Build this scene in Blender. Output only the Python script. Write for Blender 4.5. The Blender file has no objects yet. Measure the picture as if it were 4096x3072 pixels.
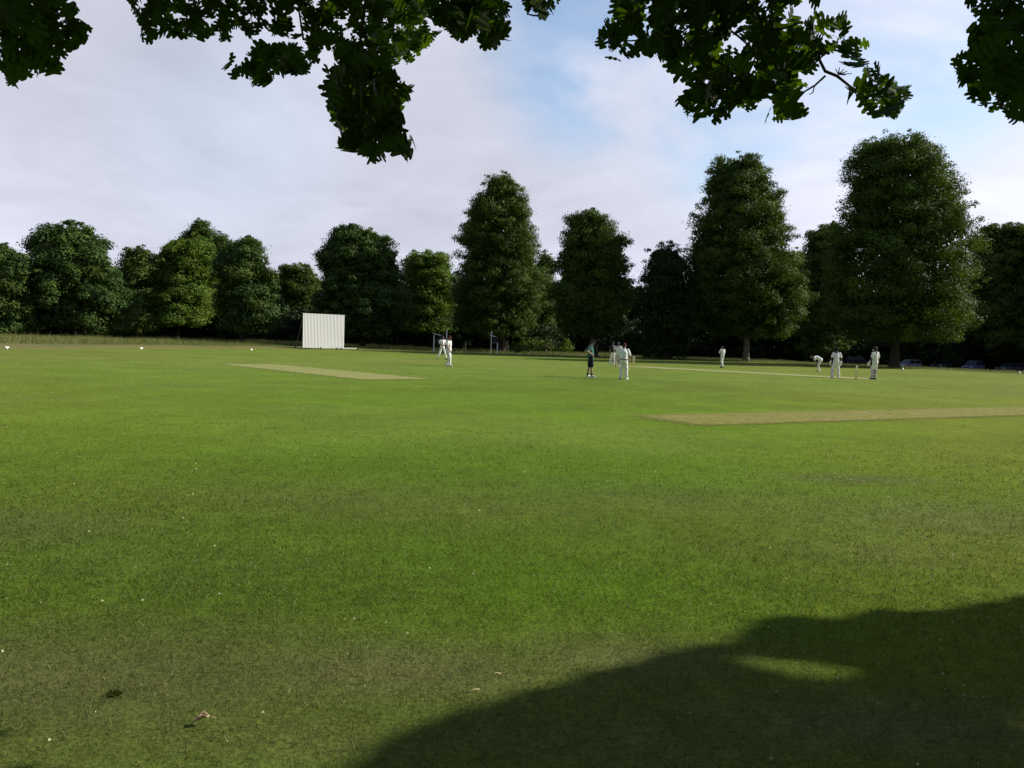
import bpy, math, random
import numpy as np
from mathutils import Vector, Matrix
random.seed(7); RNG = np.random.default_rng(7)
scene = bpy.context.scene
COL = scene.collection
R = math.radians

# ------------------------------------------------------------------ camera model (photo is 4096 x 3072)
FPX, CH, HOR, ROLL = 3300.0, 1.55, 1367.0, R(1.65)
PITCH = math.atan((1536-HOR)*math.cos(ROLL)/FPX)
F = np.array([0, math.cos(PITCH), -math.sin(PITCH)])
R0 = np.array([1., 0, 0]); U0 = np.array([0, math.sin(PITCH), math.cos(PITCH)])
RV = math.cos(ROLL)*R0 + math.sin(ROLL)*U0
UV = -math.sin(ROLL)*R0 + math.cos(ROLL)*U0
CAM = np.array([0, 0, CH])
def P(px, py, d):
    v = F*FPX + RV*(px-2048) - UV*(py-1536)
    return CAM + v*(d/v[1])
def project(pts):
    q = np.asarray(pts) - CAM
    dz = q@F
    dzs = np.where(dz > .05, dz, .05)
    return 2048 + FPX*(q@RV)/dzs, 1536 - FPX*(q@UV)/dzs, dz
def ss(x, a, b):
    t = np.clip((np.asarray(x, float)-a)/(b-a), 0, 1); return t*t*(3-2*t)
BU = np.array([-3, -1.2, -.62, -.5, -.35, -.23, 0, .14, .29, .47, .62, 1.2, 3])
BY = np.array([20, 40, 58, 66, 82, 97, 100, 99, 92, 82, 70, 42, 20.])
def outside(x, y):
    x = np.asarray(x, float); y = np.asarray(y, float)
    yy = np.where(y > 1, y, 1.)
    return np.where(y > 1, y - np.interp(x/yy, BU, BY), -10.)
def terr(x, y):
    x = np.asarray(x, float); y = np.asarray(y, float)
    yy = np.where(y > 1, y, 1.); u = np.where(y > 1, x/yy, 0)
    o = outside(x, y)
    z = ss(-u, .05, .25)*(.2*ss(o, 0, 6) + .33*ss(o, 6, 40))
    z = z - ss(u, .3, .45)*.85*ss(o, 8, 34)
    return z
def G(px, py):
    v = F*FPX + RV*(px-2048) - UV*(py-1536)
    t = -CH/v[2]
    for _ in range(20):
        p = CAM + v*t
        t = (float(terr(p[0], p[1]))-CH)/v[2]
    return CAM + v*t

# ------------------------------------------------------------------ numpy noise
def hash2(ix, iy, s):
    h = (ix.astype(np.int64)*374761393 + iy.astype(np.int64)*668265263 + s*1442695041) & 0x7fffffff
    h = ((h ^ (h >> 13))*1274126177) & 0x7fffffff
    return ((h ^ (h >> 16)) & 0xffff)/65535.0
def vnoise(x, y, s=0):
    x = np.asarray(x, float); y = np.asarray(y, float)
    ix = np.floor(x).astype(np.int64); iy = np.floor(y).astype(np.int64)
    fx = x-ix; fy = y-iy; fx = fx*fx*(3-2*fx); fy = fy*fy*(3-2*fy)
    a = hash2(ix, iy, s); b = hash2(ix+1, iy, s); c = hash2(ix, iy+1, s); d = hash2(ix+1, iy+1, s)
    return (a*(1-fx)+b*fx)*(1-fy) + (c*(1-fx)+d*fx)*fy
def fbm(x, y, s=0, o=4):
    v = 0; a = .5; t = 0
    for k in range(o):
        v = v + a*vnoise(np.asarray(x)*2**k, np.asarray(y)*2**k, s+k); t += a; a *= .5
    return v/t

# ------------------------------------------------------------------ object helpers
def mk(name, V, Fc, mat, parent=None, smooth=False, col=None):
    """V (n,3); Fc: (m,k) array or list of tuples"""
    me = bpy.data.meshes.new(name)
    V = np.asarray(V, dtype=np.float32)
    if isinstance(Fc, np.ndarray):
        m, k = Fc.shape
        me.vertices.add(len(V)); me.vertices.foreach_set('co', V.ravel())
        me.loops.add(m*k); me.loops.foreach_set('vertex_index', Fc.astype(np.int32).ravel())
        me.polygons.add(m); me.polygons.foreach_set('loop_start', np.arange(0, m*k, k, dtype=np.int32))
        me.update(calc_edges=True)
    else:
        me.from_pydata(V.tolist(), [], [tuple(f) for f in Fc]); me.update()
    if smooth:
        me.polygons.foreach_set('use_smooth', [True]*len(me.polygons))
    if col is not None:
        a = me.attributes.new('col', 'FLOAT_COLOR', 'POINT')
        c = np.ones((len(V), 4), dtype=np.float32); c[:, :col.shape[1]] = col
        a.data.foreach_set('color', c.ravel())
    if mat: me.materials.append(mat)
    o = bpy.data.objects.new(name, me); COL.objects.link(o)
    if parent is not None: o.parent = parent
    return o
def empty(name, loc, rz=0):
    o = bpy.data.objects.new(name, None); COL.objects.link(o)
    o.location = loc; o.rotation_euler = (0, 0, rz); o.empty_display_size = .2
    return o
def tag(o, label=None, cat=None, group=None, kind=None):
    if label: o['label'] = label
    if cat: o['category'] = cat
    if group: o['group'] = group
    if kind: o['kind'] = kind
    return o
class MB:
    def __init__(s): s.V = []; s.F = []; s.n = 0
    def add(s, V, Fc):
        V = np.asarray(V, float); s.V.append(V); s.F += [tuple(int(i)+s.n for i in f) for f in Fc]; s.n += len(V)
    def box(s, c, d, rot=None):
        c = np.array(c, float); h = np.array(d, float)/2
        V = np.array([[i, j, k] for i in (-1, 1) for j in (-1, 1) for k in (-1, 1)])*h
        if rot is not None: V = V@np.array(rot).T
        s.add(V+c, [(0,1,3,2),(4,6,7,5),(0,4,5,1),(2,3,7,6),(0,2,6,4),(1,5,7,3)])
    def bar(s, a, b, w, t=None):
        a = np.array(a, float); b = np.array(b, float); t = t or w
        z = b-a; L = np.linalg.norm(z); z /= L
        x = np.cross(z, [0, 1, 0.01]); x /= np.linalg.norm(x); y = np.cross(z, x)
        s.box((a+b)/2, (w, t, L), np.stack([x, y, z], 1))
    def tube(s, pts, rad, n=8, caps=True, ell=1.0):
        pts = [np.array(p, float) for p in pts]; base = s.n; V = []
        if not hasattr(rad, '__len__'): rad = [rad]*len(pts)
        ref = None
        for i, p in enumerate(pts):
            t = pts[min(i+1, len(pts)-1)]-pts[max(i-1, 0)]; t = t/(np.linalg.norm(t)+1e-9)
            if ref is None:
                ref = np.cross(t, [0, 0, 1.]) if abs(t[2]) < .9 else np.cross(t, [0, 1., 0])
            x = ref - t*(ref@t); x /= np.linalg.norm(x)+1e-9; ref = x; y = np.cross(t, x)
            for k in range(n):
                a = 2*math.pi*k/n; V.append(p + x*math.cos(a)*rad[i] + y*math.sin(a)*rad[i]*ell)
        Fs = []
        for i in range(len(pts)-1):
            for k in range(n):
                k2 = (k+1) % n; Fs.append((i*n+k, i*n+k2, (i+1)*n+k2, (i+1)*n+k))
        if caps:
            Fs.append(tuple(range(n))[::-1]); Fs.append(tuple((len(pts)-1)*n+k for k in range(n)))
        s.add(V, Fs)
    def ball(s, c, r, rot=None, nu=12, nv=8):
        r = np.array([r]*3 if not hasattr(r, '__len__') else r, float)
        V = [(0, 0, 1)]
        for i in range(1, nv):
            th = math.pi*i/nv
            for k in range(nu):
                a = 2*math.pi*k/nu; V.append((math.sin(th)*math.cos(a), math.sin(th)*math.sin(a), math.cos(th)))
        V.append((0, 0, -1)); V = np.array(V)*r
        if rot is not None: V = V@np.array(rot).T
        Fs = [(0, 1+k, 1+(k+1) % nu) for k in range(nu)]
        for i in range(nv-2):
            for k in range(nu):
                a = 1+i*nu; k2 = (k+1) % nu; Fs.append((a+k, a+nu+k, a+nu+k2, a+k2))
        l = len(V)-1; a = 1+(nv-2)*nu
        Fs += [(l, a+(k+1) % nu, a+k) for k in range(nu)]
        s.add(V+np.array(c, float), Fs)
    def cap(s, a, b, ra, rb):           # tapered capsule
        a = np.array(a, float); b = np.array(b, float)
        s.tube([a, b], [ra, rb], 12); s.ball(a, ra); s.ball(b, rb)
    def build(s, name, mat, parent=None, smooth=False, col=None):
        return mk(name, np.concatenate(s.V), s.F, mat, parent, smooth, col)

# ------------------------------------------------------------------ materials
def newmat(name):
    m = bpy.data.materials.new(name); m.use_nodes = True
    nt = m.node_tree; nt.nodes.clear(); out = nt.nodes.new('ShaderNodeOutputMaterial')
    return m, nt, out
def N(nt, t, **kw):
    n = nt.nodes.new(t)
    for k, v in kw.items():
        if k in n.inputs.keys(): n.inputs[k].default_value = v
        else: setattr(n, k, v)
    return n
def simple(name, c, rough=.7, var=.15, scale=20, metal=0, spec=.3, bump=0.0, tr=0):
    m, nt, out = newmat(name); L = nt.links
    b = N(nt, 'ShaderNodeBsdfPrincipled'); b.inputs['Roughness'].default_value = rough
    b.inputs['Metallic'].default_value = metal; b.inputs['Specular IOR Level'].default_value = spec
    tc = N(nt, 'ShaderNodeTexCoord'); no = N(nt, 'ShaderNodeTexNoise'); no.inputs['Scale'].default_value = scale
    no.inputs['Detail'].default_value = 4
    L.new(tc.outputs['Object'], no.inputs['Vector'])
    r = N(nt, 'ShaderNodeValToRGB'); r.color_ramp.elements[0].position = .3; r.color_ramp.elements[1].position = .7
    r.color_ramp.elements[0].color = (*[max(0, x*(1-var)) for x in c], 1)
    r.color_ramp.elements[1].color = (*[min(1, x*(1+var)) for x in c], 1)
    L.new(no.outputs['Fac'], r.inputs['Fac']); L.new(r.outputs['Color'], b.inputs['Base Color'])
    if bump:
        bp = N(nt, 'ShaderNodeBump'); bp.inputs['Strength'].default_value = bump; bp.inputs['Distance'].default_value = .02
        L.new(no.outputs['Fac'], bp.inputs['Height']); L.new(bp.outputs['Normal'], b.inputs['Normal'])
    L.new(b.outputs['BSDF'], out.inputs['Surface'])
    return m
def leafmat(name, c, tr, trw, rough=.6, spec=.10):
    """foliage: per-leaf brightness in attribute col.r, tint in col.g"""
    m, nt, out = newmat(name); L = nt.links
    at = N(nt, 'ShaderNodeAttribute'); at.attribute_name = 'col'
    sp = N(nt, 'ShaderNodeSeparateColor'); L.new(at.outputs['Color'], sp.inputs['Color'])
    mx = N(nt, 'ShaderNodeMixRGB'); mx.inputs['Color1'].default_value = (*c, 1)
    mx.inputs['Color2'].default_value = (c[0]*1.7, c[1]*1.25, c[2]*.8, 1)
    L.new(sp.outputs['Green'], mx.inputs['Fac'])
    mu = N(nt, 'ShaderNodeMixRGB'); mu.blend_type = 'MULTIPLY'; mu.inputs['Fac'].default_value = 1
    cb = N(nt, 'ShaderNodeCombineColor')
    for k in ('Red', 'Green', 'Blue'): L.new(sp.outputs['Red'], cb.inputs[k])
    L.new(mx.outputs['Color'], mu.inputs['Color1']); L.new(cb.outputs['Color'], mu.inputs['Color2'])
    b = N(nt, 'ShaderNodeBsdfPrincipled'); b.inputs['Roughness'].default_value = rough
    b.inputs['Specular IOR Level'].default_value = spec
    L.new(mu.outputs['Color'], b.inputs['Base Color'])
    t = N(nt, 'ShaderNodeBsdfTranslucent')
    mt = N(nt, 'ShaderNodeMixRGB'); mt.blend_type = 'MULTIPLY'; mt.inputs['Fac'].default_value = 1
    mt.inputs['Color2'].default_value = (*tr, 1); L.new(cb.outputs['Color'], mt.inputs['Color1'])
    L.new(mt.outputs['Color'], t.inputs['Color'])
    ms = N(nt, 'ShaderNodeMixShader'); ms.inputs['Fac'].default_value = trw
    L.new(b.outputs['BSDF'], ms.inputs[1]); L.new(t.outputs['BSDF'], ms.inputs[2])
    L.new(ms.outputs['Shader'], out.inputs['Surface'])
    return m
M = {}
M['lime_leaf'] = leafmat('lime_leaf', (.052, .090, .017), (.13, .21, .018), .17)
M['chestnut_leaf'] = leafmat('chestnut_leaf', (.042, .080, .020), (.09, .17, .018), .16)
M['wood_leaf'] = leafmat('wood_leaf', (.058, .098, .020), (.13, .20, .02), .17)
M['pale_leaf'] = leafmat('pale_leaf', (.085, .145, .024), (.15, .26, .022), .28)
M['dark_leaf'] = leafmat('dark_leaf', (.022, .042, .014), (.04, .07, .012), .13)  # dark leaf tone, shade under and behind the trees put into the colour
M['oak_leaf'] = leafmat('oak_leaf', (.012, .027, .005), (.26, .52, .012), .105, rough=.6, spec=.04)
M['tall_grass'] = leafmat('tall_grass', (.16, .20, .075), (.20, .24, .08), .3)
M['bark'] = simple('bark', (.055, .046, .038), .9, .45, 9, bump=.6)
M['grey_bark'] = simple('grey_bark', (.19, .175, .155), .9, .4, 6, bump=.6)
M['white_cloth'] = simple('white_cloth', (.85, .85, .83), .9, .04, 14, spec=.1)
M['white_trousers'] = simple('white_trousers', (.83, .82, .79), .9, .05, 12, spec=.1)
M['pad'] = simple('pad', (.76, .75, .71), .7, .08, 30)
M['green_cloth'] = simple('green_cloth', (.075, .20, .14), .85, .12, 16, spec=.1)
M['black_cloth'] = simple('black_cloth', (.013, .014, .018), .85, .2, 20, spec=.15)
M['navy'] = simple('navy', (.016, .018, .035), .6, .2, 20)
M['maroon'] = simple('maroon', (.10, .018, .03), .8, .2, 20, spec=.1)
M['shoe_white'] = simple('shoe_white', (.62, .62, .55), .6, .15, 30)
M['shoe_dark'] = simple('shoe_dark', (.04, .04, .03), .6, .2, 30)
M['strap'] = simple('strap', (.05, .05, .055), .7, .1, 30)
M['hair'] = simple('hair', (.05, .032, .02), .8, .3, 60)
M['willow'] = simple('willow', (.42, .30, .16), .55, .15, 12)
M['stump_wood'] = simple('stump_wood', (.72, .66, .46), .55, .1, 25)
M['white_paint'] = simple('white_paint', (.90, .90, .90), .5, .04, 5)
M['post_paint'] = simple('post_paint', (.70, .71, .68), .6, .15, 14)
M['dull_wood'] = simple('dull_wood', (.30, .30, .16), .8, .2, 12)
M['dark_board'] = simple('dark_board', (.022, .022, .022), .7, .3, 6)
M['metal'] = simple('metal', (.25, .25, .24), .5, .15, 20, metal=.6)
M['rubber'] = simple('rubber', (.02, .02, .02), .8, .2, 20)
M['rim'] = simple('rim', (.35, .35, .37), .35, .1, 20, metal=.7)
M['lamp'] = simple('lamp', (.6, .6, .62), .15, .05, 20, spec=.6)
M['glass'] = simple('glass', (.008, .009, .012), .25, .1, 4, spec=.25)
M['dead_leaf'] = simple('dead_leaf', (.42, .32, .19), .7, .2, 30)
M['straw'] = simple('straw', (.55, .48, .27), .7, .15, 40)
M['flower'] = simple('flower', (.36, .38, .22), .7, .15, 40)
def paint(name, c): return simple(name, c, .6, .03, 3, metal=.0, spec=.15)
def vcol(name, rough=.6, spec=.25):
    m, nt, out = newmat(name); L = nt.links
    b = N(nt, 'ShaderNodeBsdfPrincipled'); b.inputs['Roughness'].default_value = rough
    b.inputs['Specular IOR Level'].default_value = spec
    at = N(nt, 'ShaderNodeAttribute'); at.attribute_name = 'col'
    no = N(nt, 'ShaderNodeTexNoise'); no.inputs['Scale'].default_value = 40
    mu = N(nt, 'ShaderNodeMixRGB'); mu.blend_type = 'MULTIPLY'; mu.inputs['Fac'].default_value = .25
    L.new(at.outputs['Color'], mu.inputs['Color1']); L.new(no.outputs['Fac'], mu.inputs['Color2'])
    L.new(mu.outputs['Color'], b.inputs['Base Color']); L.new(b.outputs['BSDF'], out.inputs['Surface'])
    return m
M['skin'] = vcol('skin', .5, .35)
M['blade'] = None

# ------------------------------------------------------------------ ground colour field (shared by sheet and blades)
def blob(x, y, px, py, wx, wy, ang=0):
    g = G(px, py); c, s = math.cos(ang), math.sin(ang)
    dx = x-g[0]; dy = y-g[1]; a = (dx*c+dy*s)/wx; b = (-dx*s+dy*c)/wy
    return np.exp(-(a*a+b*b))
BLOBS = [  # px, py, wx, wy, strength to dry
    (450, 2720, 1.0, .55, .85), (1500, 2690, .95, .32, .8), (2500, 2640, .55, .25, .7), (1000, 2950, 1.1, .25, .55),
    (150, 2990, .8, .3, .5), (3700, 2060, 1.6, .9, .5), (3500, 2200, .8, .4, .3), (2700, 1990, 2.2, .8, .4), (1700, 2000, 2.2, .8, .3),
    (800, 2230, 1.2, .5, .4), (3550, 2900, .8, .25, .8), (2500, 2960, .8, .2, .6), (3400, 1917, .9, .3, .9), (60, 2120, 1.0, .6, .5)]
def field_colour(x, y):
    x = np.asarray(x, float); y = np.asarray(y, float)
    d = np.hypot(x, y); o = outside(x, y)
    n1 = fbm(x/7, y/7, 11, 4); n2 = fbm(x/1.6, y/1.6, 23, 3); n3 = fbm(x/26, y/20, 37, 3)
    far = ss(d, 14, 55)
    near = np.array([.078, .122, .011]); mid = np.array([.108, .156, .013]); fc = np.array([.142, .172, .031])  # near tone darkened to include the vignetted foreground
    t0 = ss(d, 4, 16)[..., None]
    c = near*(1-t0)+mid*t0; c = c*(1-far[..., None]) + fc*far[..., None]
    right = ss(x/np.maximum(y, 2), .0, .7)[..., None]*(1-.7*far[..., None])
    c = c*(1-right) + c*np.array([1.14, 1.02, .8])*right
    dry = np.zeros_like(x)
    for (px, py, wx, wy, s) in BLOBS: dry = np.maximum(dry, s*blob(x, y, px, py, wx*1.2, wy*1.3))
    dry = np.clip(dry*(.7+.6*n2) + .2*ss(n1, .56, .75), 0, 1)[..., None]
    c = c*(1-dry) + np.array([.104, .106, .038])*dry  # dry grass tone, darkened with some vignetting put in
    v = .82 + .36*n1[..., None]; c = c*v*(.88+.24*n2[..., None])
    gb = np.maximum(blob(x, y, 1200, 2230, 2.6, .9), np.maximum(blob(x, y, 2300, 2330, 1.6, .8), .8*blob(x, y, 3300, 1950, 4, 2)))[..., None]; c = c*(1-gb)+c*np.array([.88, 1.06, .62])*gb
    g2 = ss(n3, .52, .68)[..., None]; c = c*(1-.5*g2) + c*np.array([.80, 1.04, .7])*.5*g2
    # rough margin beyond the boundary, dry cut bank on the left
    rough = ss(o, 1.5, 5)[..., None]
    c = c*(1-rough) + np.array([.085, .115, .036])*(.7+.6*n2[..., None])*rough
    u = x/np.maximum(y, 1)
    bank = (ss(-u, .2, .32)*ss(o, -.3, .8)*(1-ss(o, 7, 10))*(.35+.65*ss(fbm(x/1.2, y/1.2, 51, 3), .3, .6)))[..., None]
    c = c*(1-bank) + np.array([.155, .140, .052])*bank
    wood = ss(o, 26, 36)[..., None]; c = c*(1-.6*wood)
    return c

# ground sheet: rings reaching the horizon
def ground():
    nr, na = 460, 720
    r = [0.0]; step = .18
    while r[-1] < 130 : r.append(r[-1]+max(.18, r[-1]*.0095))
    while r[-1] < 4000: r.append(r[-1]*1.06)
    r = np.array(r[1:]); a = np.linspace(0, 2*math.pi, na, endpoint=False)
    rr, aa = np.meshgrid(r, a, indexing='ij'); x = rr*np.cos(aa); y = rr*np.sin(aa)
    z = terr(x, y)
    z = z + .012*(fbm(x/3, y/3, 71, 3)-.5)*ss(rr, 4, 10)
    V = np.stack([x, y, z], -1).reshape(-1, 3); V = np.vstack([V, [[0, 0, 0]]])
    i, k = np.meshgrid(np.arange(len(r)-1), np.arange(na), indexing='ij'); k2 = (k+1) % na
    Fq = np.stack([i*na+k, (i+1)*na+k, (i+1)*na+k2, i*na+k2], -1).reshape(-1, 4)
    Ft = [(len(V)-1, q, (q+1) % na) for q in range(na)]
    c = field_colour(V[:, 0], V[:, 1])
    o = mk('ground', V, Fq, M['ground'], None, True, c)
    m2 = np.array([[0, 0, 0]] + [[r[0]*math.cos(t), r[0]*math.sin(t), 0] for t in a])
    # small centre fan joined in as its own faces
    bm = __import__('bmesh').new(); bm.from_mesh(o.data); bm.verts.ensure_lookup_table()
    for f in Ft: bm.faces.new([bm.verts[q] for q in f]).smooth = True
    bm.to_mesh(o.data); bm.free()
    tag(o, kind='structure'); return o
def ground_mat():
    m, nt, out = newmat('ground'); L = nt.links
    b = N(nt, 'ShaderNodeBsdfPrincipled'); b.inputs['Roughness'].default_value = .95; b.inputs['Specular IOR Level'].default_value = .05
    at = N(nt, 'ShaderNodeAttribute'); at.attribute_name = 'col'
    tc = N(nt, 'ShaderNodeTexCoord'); cur = at.outputs['Color']
    h = None
    for sc, lo, hi, det in ((38, .62, 1.4, 5), (9, .82, 1.2, 4), (2.2, .88, 1.14, 4), (.45, .90, 1.11, 3)):
        no = N(nt, 'ShaderNodeTexNoise'); no.inputs['Scale'].default_value = sc; no.inputs['Detail'].default_value = det
        no.inputs['Roughness'].default_value = .65
        L.new(tc.outputs['Object'], no.inputs['Vector'])
        mr = N(nt, 'ShaderNodeMapRange'); mr.inputs['From Min'].default_value = .3; mr.inputs['From Max'].default_value = .7
        mr.inputs['To Min'].default_value = lo; mr.inputs['To Max'].default_value = hi
        L.new(no.outputs['Fac'], mr.inputs['Value'])
        vm = N(nt, 'ShaderNodeVectorMath'); vm.operation = 'SCALE'
        L.new(cur, vm.inputs[0]); L.new(mr.outputs['Result'], vm.inputs['Scale']); cur = vm.outputs['Vector']
        if h is None: h = no
    L.new(cur, b.inputs['Base Color'])
    bp = N(nt, 'ShaderNodeBump'); bp.inputs['Strength'].default_value = .5; bp.inputs['Distance'].default_value = .03
    L.new(h.outputs['Fac'], bp.inputs['Height']); L.new(bp.outputs['Normal'], b.inputs['Normal'])
    L.new(b.outputs['BSDF'], out.inputs['Surface']); return m
M['ground'] = ground_mat()
ground()

# blades of mown turf in front of the camera
def blade_mat():
    m, nt, out = newmat('blade'); L = nt.links
    at = N(nt, 'ShaderNodeAttribute'); at.attribute_name = 'col'
    b = N(nt, 'ShaderNodeBsdfPrincipled'); b.inputs['Roughness'].default_value = .6; b.inputs['Specular IOR Level'].default_value = .2
    t = N(nt, 'ShaderNodeBsdfTranslucent'); L.new(at.outputs['Color'], b.inputs['Base Color']); L.new(at.outputs['Color'], t.inputs['Color'])
    ms = N(nt, 'ShaderNodeMixShader'); ms.inputs['Fac'].default_value = .3
    L.new(b.outputs['BSDF'], ms.inputs[1]); L.new(t.outputs['BSDF'], ms.inputs[2]); L.new(ms.outputs['Shader'], out.inputs['Surface'])
    return m
M['blade'] = blade_mat()
def turf():
    n = 2400000; y = 1.3*np.exp(RNG.random(n)*math.log(60/1.3)); x = RNG.uniform(-1.25, 1.25, n)*(y+.6)     # density falls as 1/y^2
    want = 4600*np.minimum(1, (5.0/y)**3.2)*(1-ss(y, 9, 18)); have = n/(math.log(60/1.3)*2.5*y*(y+.6))
    k = RNG.random(n) < np.minimum(1, want/have); x = x[k]; y = y[k]; n = len(x)
    keep = fbm(x/.12, y/.12, 91, 2) > RNG.uniform(.0, .75, n)*.7; x = x[keep]; y = y[keep]; n = len(x)
    d = np.hypot(x, y)
    w = np.maximum(.0028, d*.00075)*RNG.uniform(.7, 1.4, n); h = RNG.uniform(.010, .030, n)*(1+.5*(RNG.random(n) > .93))
    a = RNG.uniform(0, 2*math.pi, n); lean = RNG.uniform(.2, 1.5, n)*h; la = RNG.uniform(0, 2*math.pi, n)
    wx = np.cos(a)*w/2; wy = np.sin(a)*w/2
    V = np.empty((n, 3, 3)); z0 = -.003
    V[:, 0] = np.stack([x-wx, y-wy, np.full(n, z0)], -1); V[:, 1] = np.stack([x+wx, y+wy, np.full(n, z0)], -1)
    V[:, 2] = np.stack([x+np.cos(la)*lean, y+np.sin(la)*lean, h], -1)
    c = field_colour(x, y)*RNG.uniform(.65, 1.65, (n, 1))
    st = RNG.random(n) > .93; c[st] = np.array([.30, .28, .13])*RNG.uniform(.5, 1.1, (st.sum(), 1))
    c = c*(1+.25*RNG.normal(size=(n, 3))*np.array([.5, .2, .5])); c = np.clip(c, .004, .8)
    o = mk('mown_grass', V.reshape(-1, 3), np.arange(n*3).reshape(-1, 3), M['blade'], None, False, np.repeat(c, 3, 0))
    tag(o, 'short mown grass blades over the near cricket outfield', 'grass', kind='stuff')
turf()
# small pale clover heads and clippings lying in the turf
def clover():
    n = 34000
    y = np.sqrt(RNG.uniform(2.4**2, 42**2, n)); x = RNG.uniform(-.75, .75, n)*y
    k = fbm(x/2.5, y/2.5, 13, 3) > RNG.uniform(.25, .66, n); x = x[k]; y = y[k]; n = len(x)
    s = (.0020+.0065*RNG.random(n)**3)*(1+y/34); a = RNG.uniform(0, 6.28, n); h = RNG.uniform(.012, .03, n)
    V = np.empty((n, 4, 3))
    for q in range(4):
        t = a+q*math.pi/2; e = 1.0 if q % 2 else .55
        V[:, q] = np.stack([x+np.cos(t)*s*e, y+np.sin(t)*s*e, h+(q == 0)*s*1.2], -1)
    o = mk('clover_flowers', V.reshape(-1, 3), np.arange(n*4).reshape(-1, 4), M['flower'])
    tag(o, 'tiny pale clover heads and clippings scattered through the turf', 'flowers', kind='stuff')
clover()

# ------------------------------------------------------------------ worn strips (sheets 4 mm above the turf)
def strip_mat(name, c, c2, edge=.6):
    m, nt, out = newmat(name); L = nt.links
    b = N(nt, 'ShaderNodeBsdfPrincipled'); b.inputs['Roughness'].default_value = .95; b.inputs['Specular IOR Level'].default_value = .05
    tc = N(nt, 'ShaderNodeTexCoord'); no = N(nt, 'ShaderNodeTexNoise'); no.inputs['Scale'].default_value = 1.3; no.inputs['Detail'].default_value = 7
    no.inputs['Roughness'].default_value = .7
    L.new(tc.outputs['Object'], no.inputs['Vector'])
    r = N(nt, 'ShaderNodeValToRGB'); r.color_ramp.elements[0].position = .35; r.color_ramp.elements[1].position = .65
    r.color_ramp.elements[0].color = (*c, 1); r.color_ramp.elements[1].color = (*c2, 1)
    L.new(no.outputs['Fac'], r.inputs['Fac']); L.new(r.outputs['Color'], b.inputs['Base Color'])
    at = N(nt, 'ShaderNodeAttribute'); at.attribute_name = 'col'
    sp = N(nt, 'ShaderNodeSeparateColor'); L.new(at.outputs['Color'], sp.inputs['Color'])
    n2 = N(nt, 'ShaderNodeTexNoise'); n2.inputs['Scale'].default_value = 6; n2.inputs['Detail'].default_value = 5
    L.new(tc.outputs['Object'], n2.inputs['Vector'])
    ad = N(nt, 'ShaderNodeMath'); ad.operation = 'MULTIPLY_ADD'; ad.inputs[1].default_value = 1.5; ad.inputs[2].default_value = -.78
    L.new(n2.outputs['Fac'], ad.inputs[0])
    a2 = N(nt, 'ShaderNodeMath'); a2.operation = 'ADD'; a2.use_clamp = True; L.new(sp.outputs['Red'], a2.inputs[0]); L.new(ad.outputs[0], a2.inputs[1])
    tr = N(nt, 'ShaderNodeBsdfTransparent'); ms = N(nt, 'ShaderNodeMixShader')
    L.new(a2.outputs[0], ms.inputs['Fac']); L.new(tr.outputs['BSDF'], ms.inputs[1]); L.new(b.outputs['BSDF'], ms.inputs[2])
    L.new(ms.outputs['Shader'], out.inputs['Surface']); return m
def strip(name, A, B, halfw, mat, z=.012, fade=(.25, .5), n=(60, 12), top=1.0):
    A = np.array(A[:2]); B = np.array(B[:2]); d = B-A; Ln = np.linalg.norm(d); d /= Ln; nrm = np.array([-d[1], d[0]])
    s, t = np.meshgrid(np.linspace(0, 1, n[0]), np.linspace(-1, 1, n[1]), indexing='ij')
    p = A + s[..., None]*d*Ln + t[..., None]*nrm*halfw
    al = np.minimum(ss(s*Ln, 0, fade[1]), ss((1-s)*Ln, 0, fade[1]))*ss((1-abs(t))*halfw, 0, fade[0])*top
    V = np.concatenate([p, (terr(p[..., 0], p[..., 1])+z)[..., None]], -1).reshape(-1, 3)
    i, k = np.meshgrid(np.arange(n[0]-1), np.arange(n[1]-1), indexing='ij')
    Fq = np.stack([i*n[1]+k, (i+1)*n[1]+k, (i+1)*n[1]+k+1, i*n[1]+k+1], -1).reshape(-1, 4)
    return tag(mk(name, V, Fq, mat, None, True, np.repeat(al.reshape(-1, 1), 3, 1)), kind='structure')
M['worn_pale'] = strip_mat('worn_pale', (.26, .265, .105), (.32, .315, .14))
M['worn_tan'] = strip_mat('worn_tan', (.190, .190, .048), (.245, .222, .068))
M['worn_old'] = strip_mat('worn_old', (.225, .240, .075), (.275, .275, .10))
M['chalk'] = strip_mat('chalk', (.5, .52, .36), (.62, .62, .46))
a, b = G(2490, 1464), G(3560, 1521); strip('cricket_pitch', a, b, 1.55, M['worn_pale'], fade=(.35, 1.5))
strip('worn_pitch_strip', (-13.9, 42.8), (-4.0, 30.8), 1.75, M['worn_old'], fade=(.4, .8))
strip('worn_practice_strip', (2.8, 16.95), (20.5, 26.75), 1.3, M['worn_tan'], fade=(.4, .9), top=.92)
for q, (a, b) in enumerate(((G(1620, 1428), G(2040, 1431)), (G(2270, 1464), G(2452, 1468)))):
    strip('white_line', a, b, .06, M['chalk'], fade=(.03, .6), n=(40, 5), top=.6)
pe = G(3500, 1520)
pd = G(3560, 1521)-G(2490, 1464); pd = pd/np.linalg.norm(pd); pn = np.array([-pd[1], pd[0], 0])
STN, STF = G(3425, 1516), G(2534, 1467)
for c in (STN, STF):
    sgn = 1 if c is STN else -1
    strip('white_line', c-pn*1.32, c+pn*1.32, .03, M['chalk'], z=.018, fade=(.01, .1), n=(12, 3))
    cc = c-pd*1.22*sgn; strip('white_line', cc-pn*1.8, cc+pn*1.8, .03, M['chalk'], z=.018, fade=(.01, .1), n=(12, 3))

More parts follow.
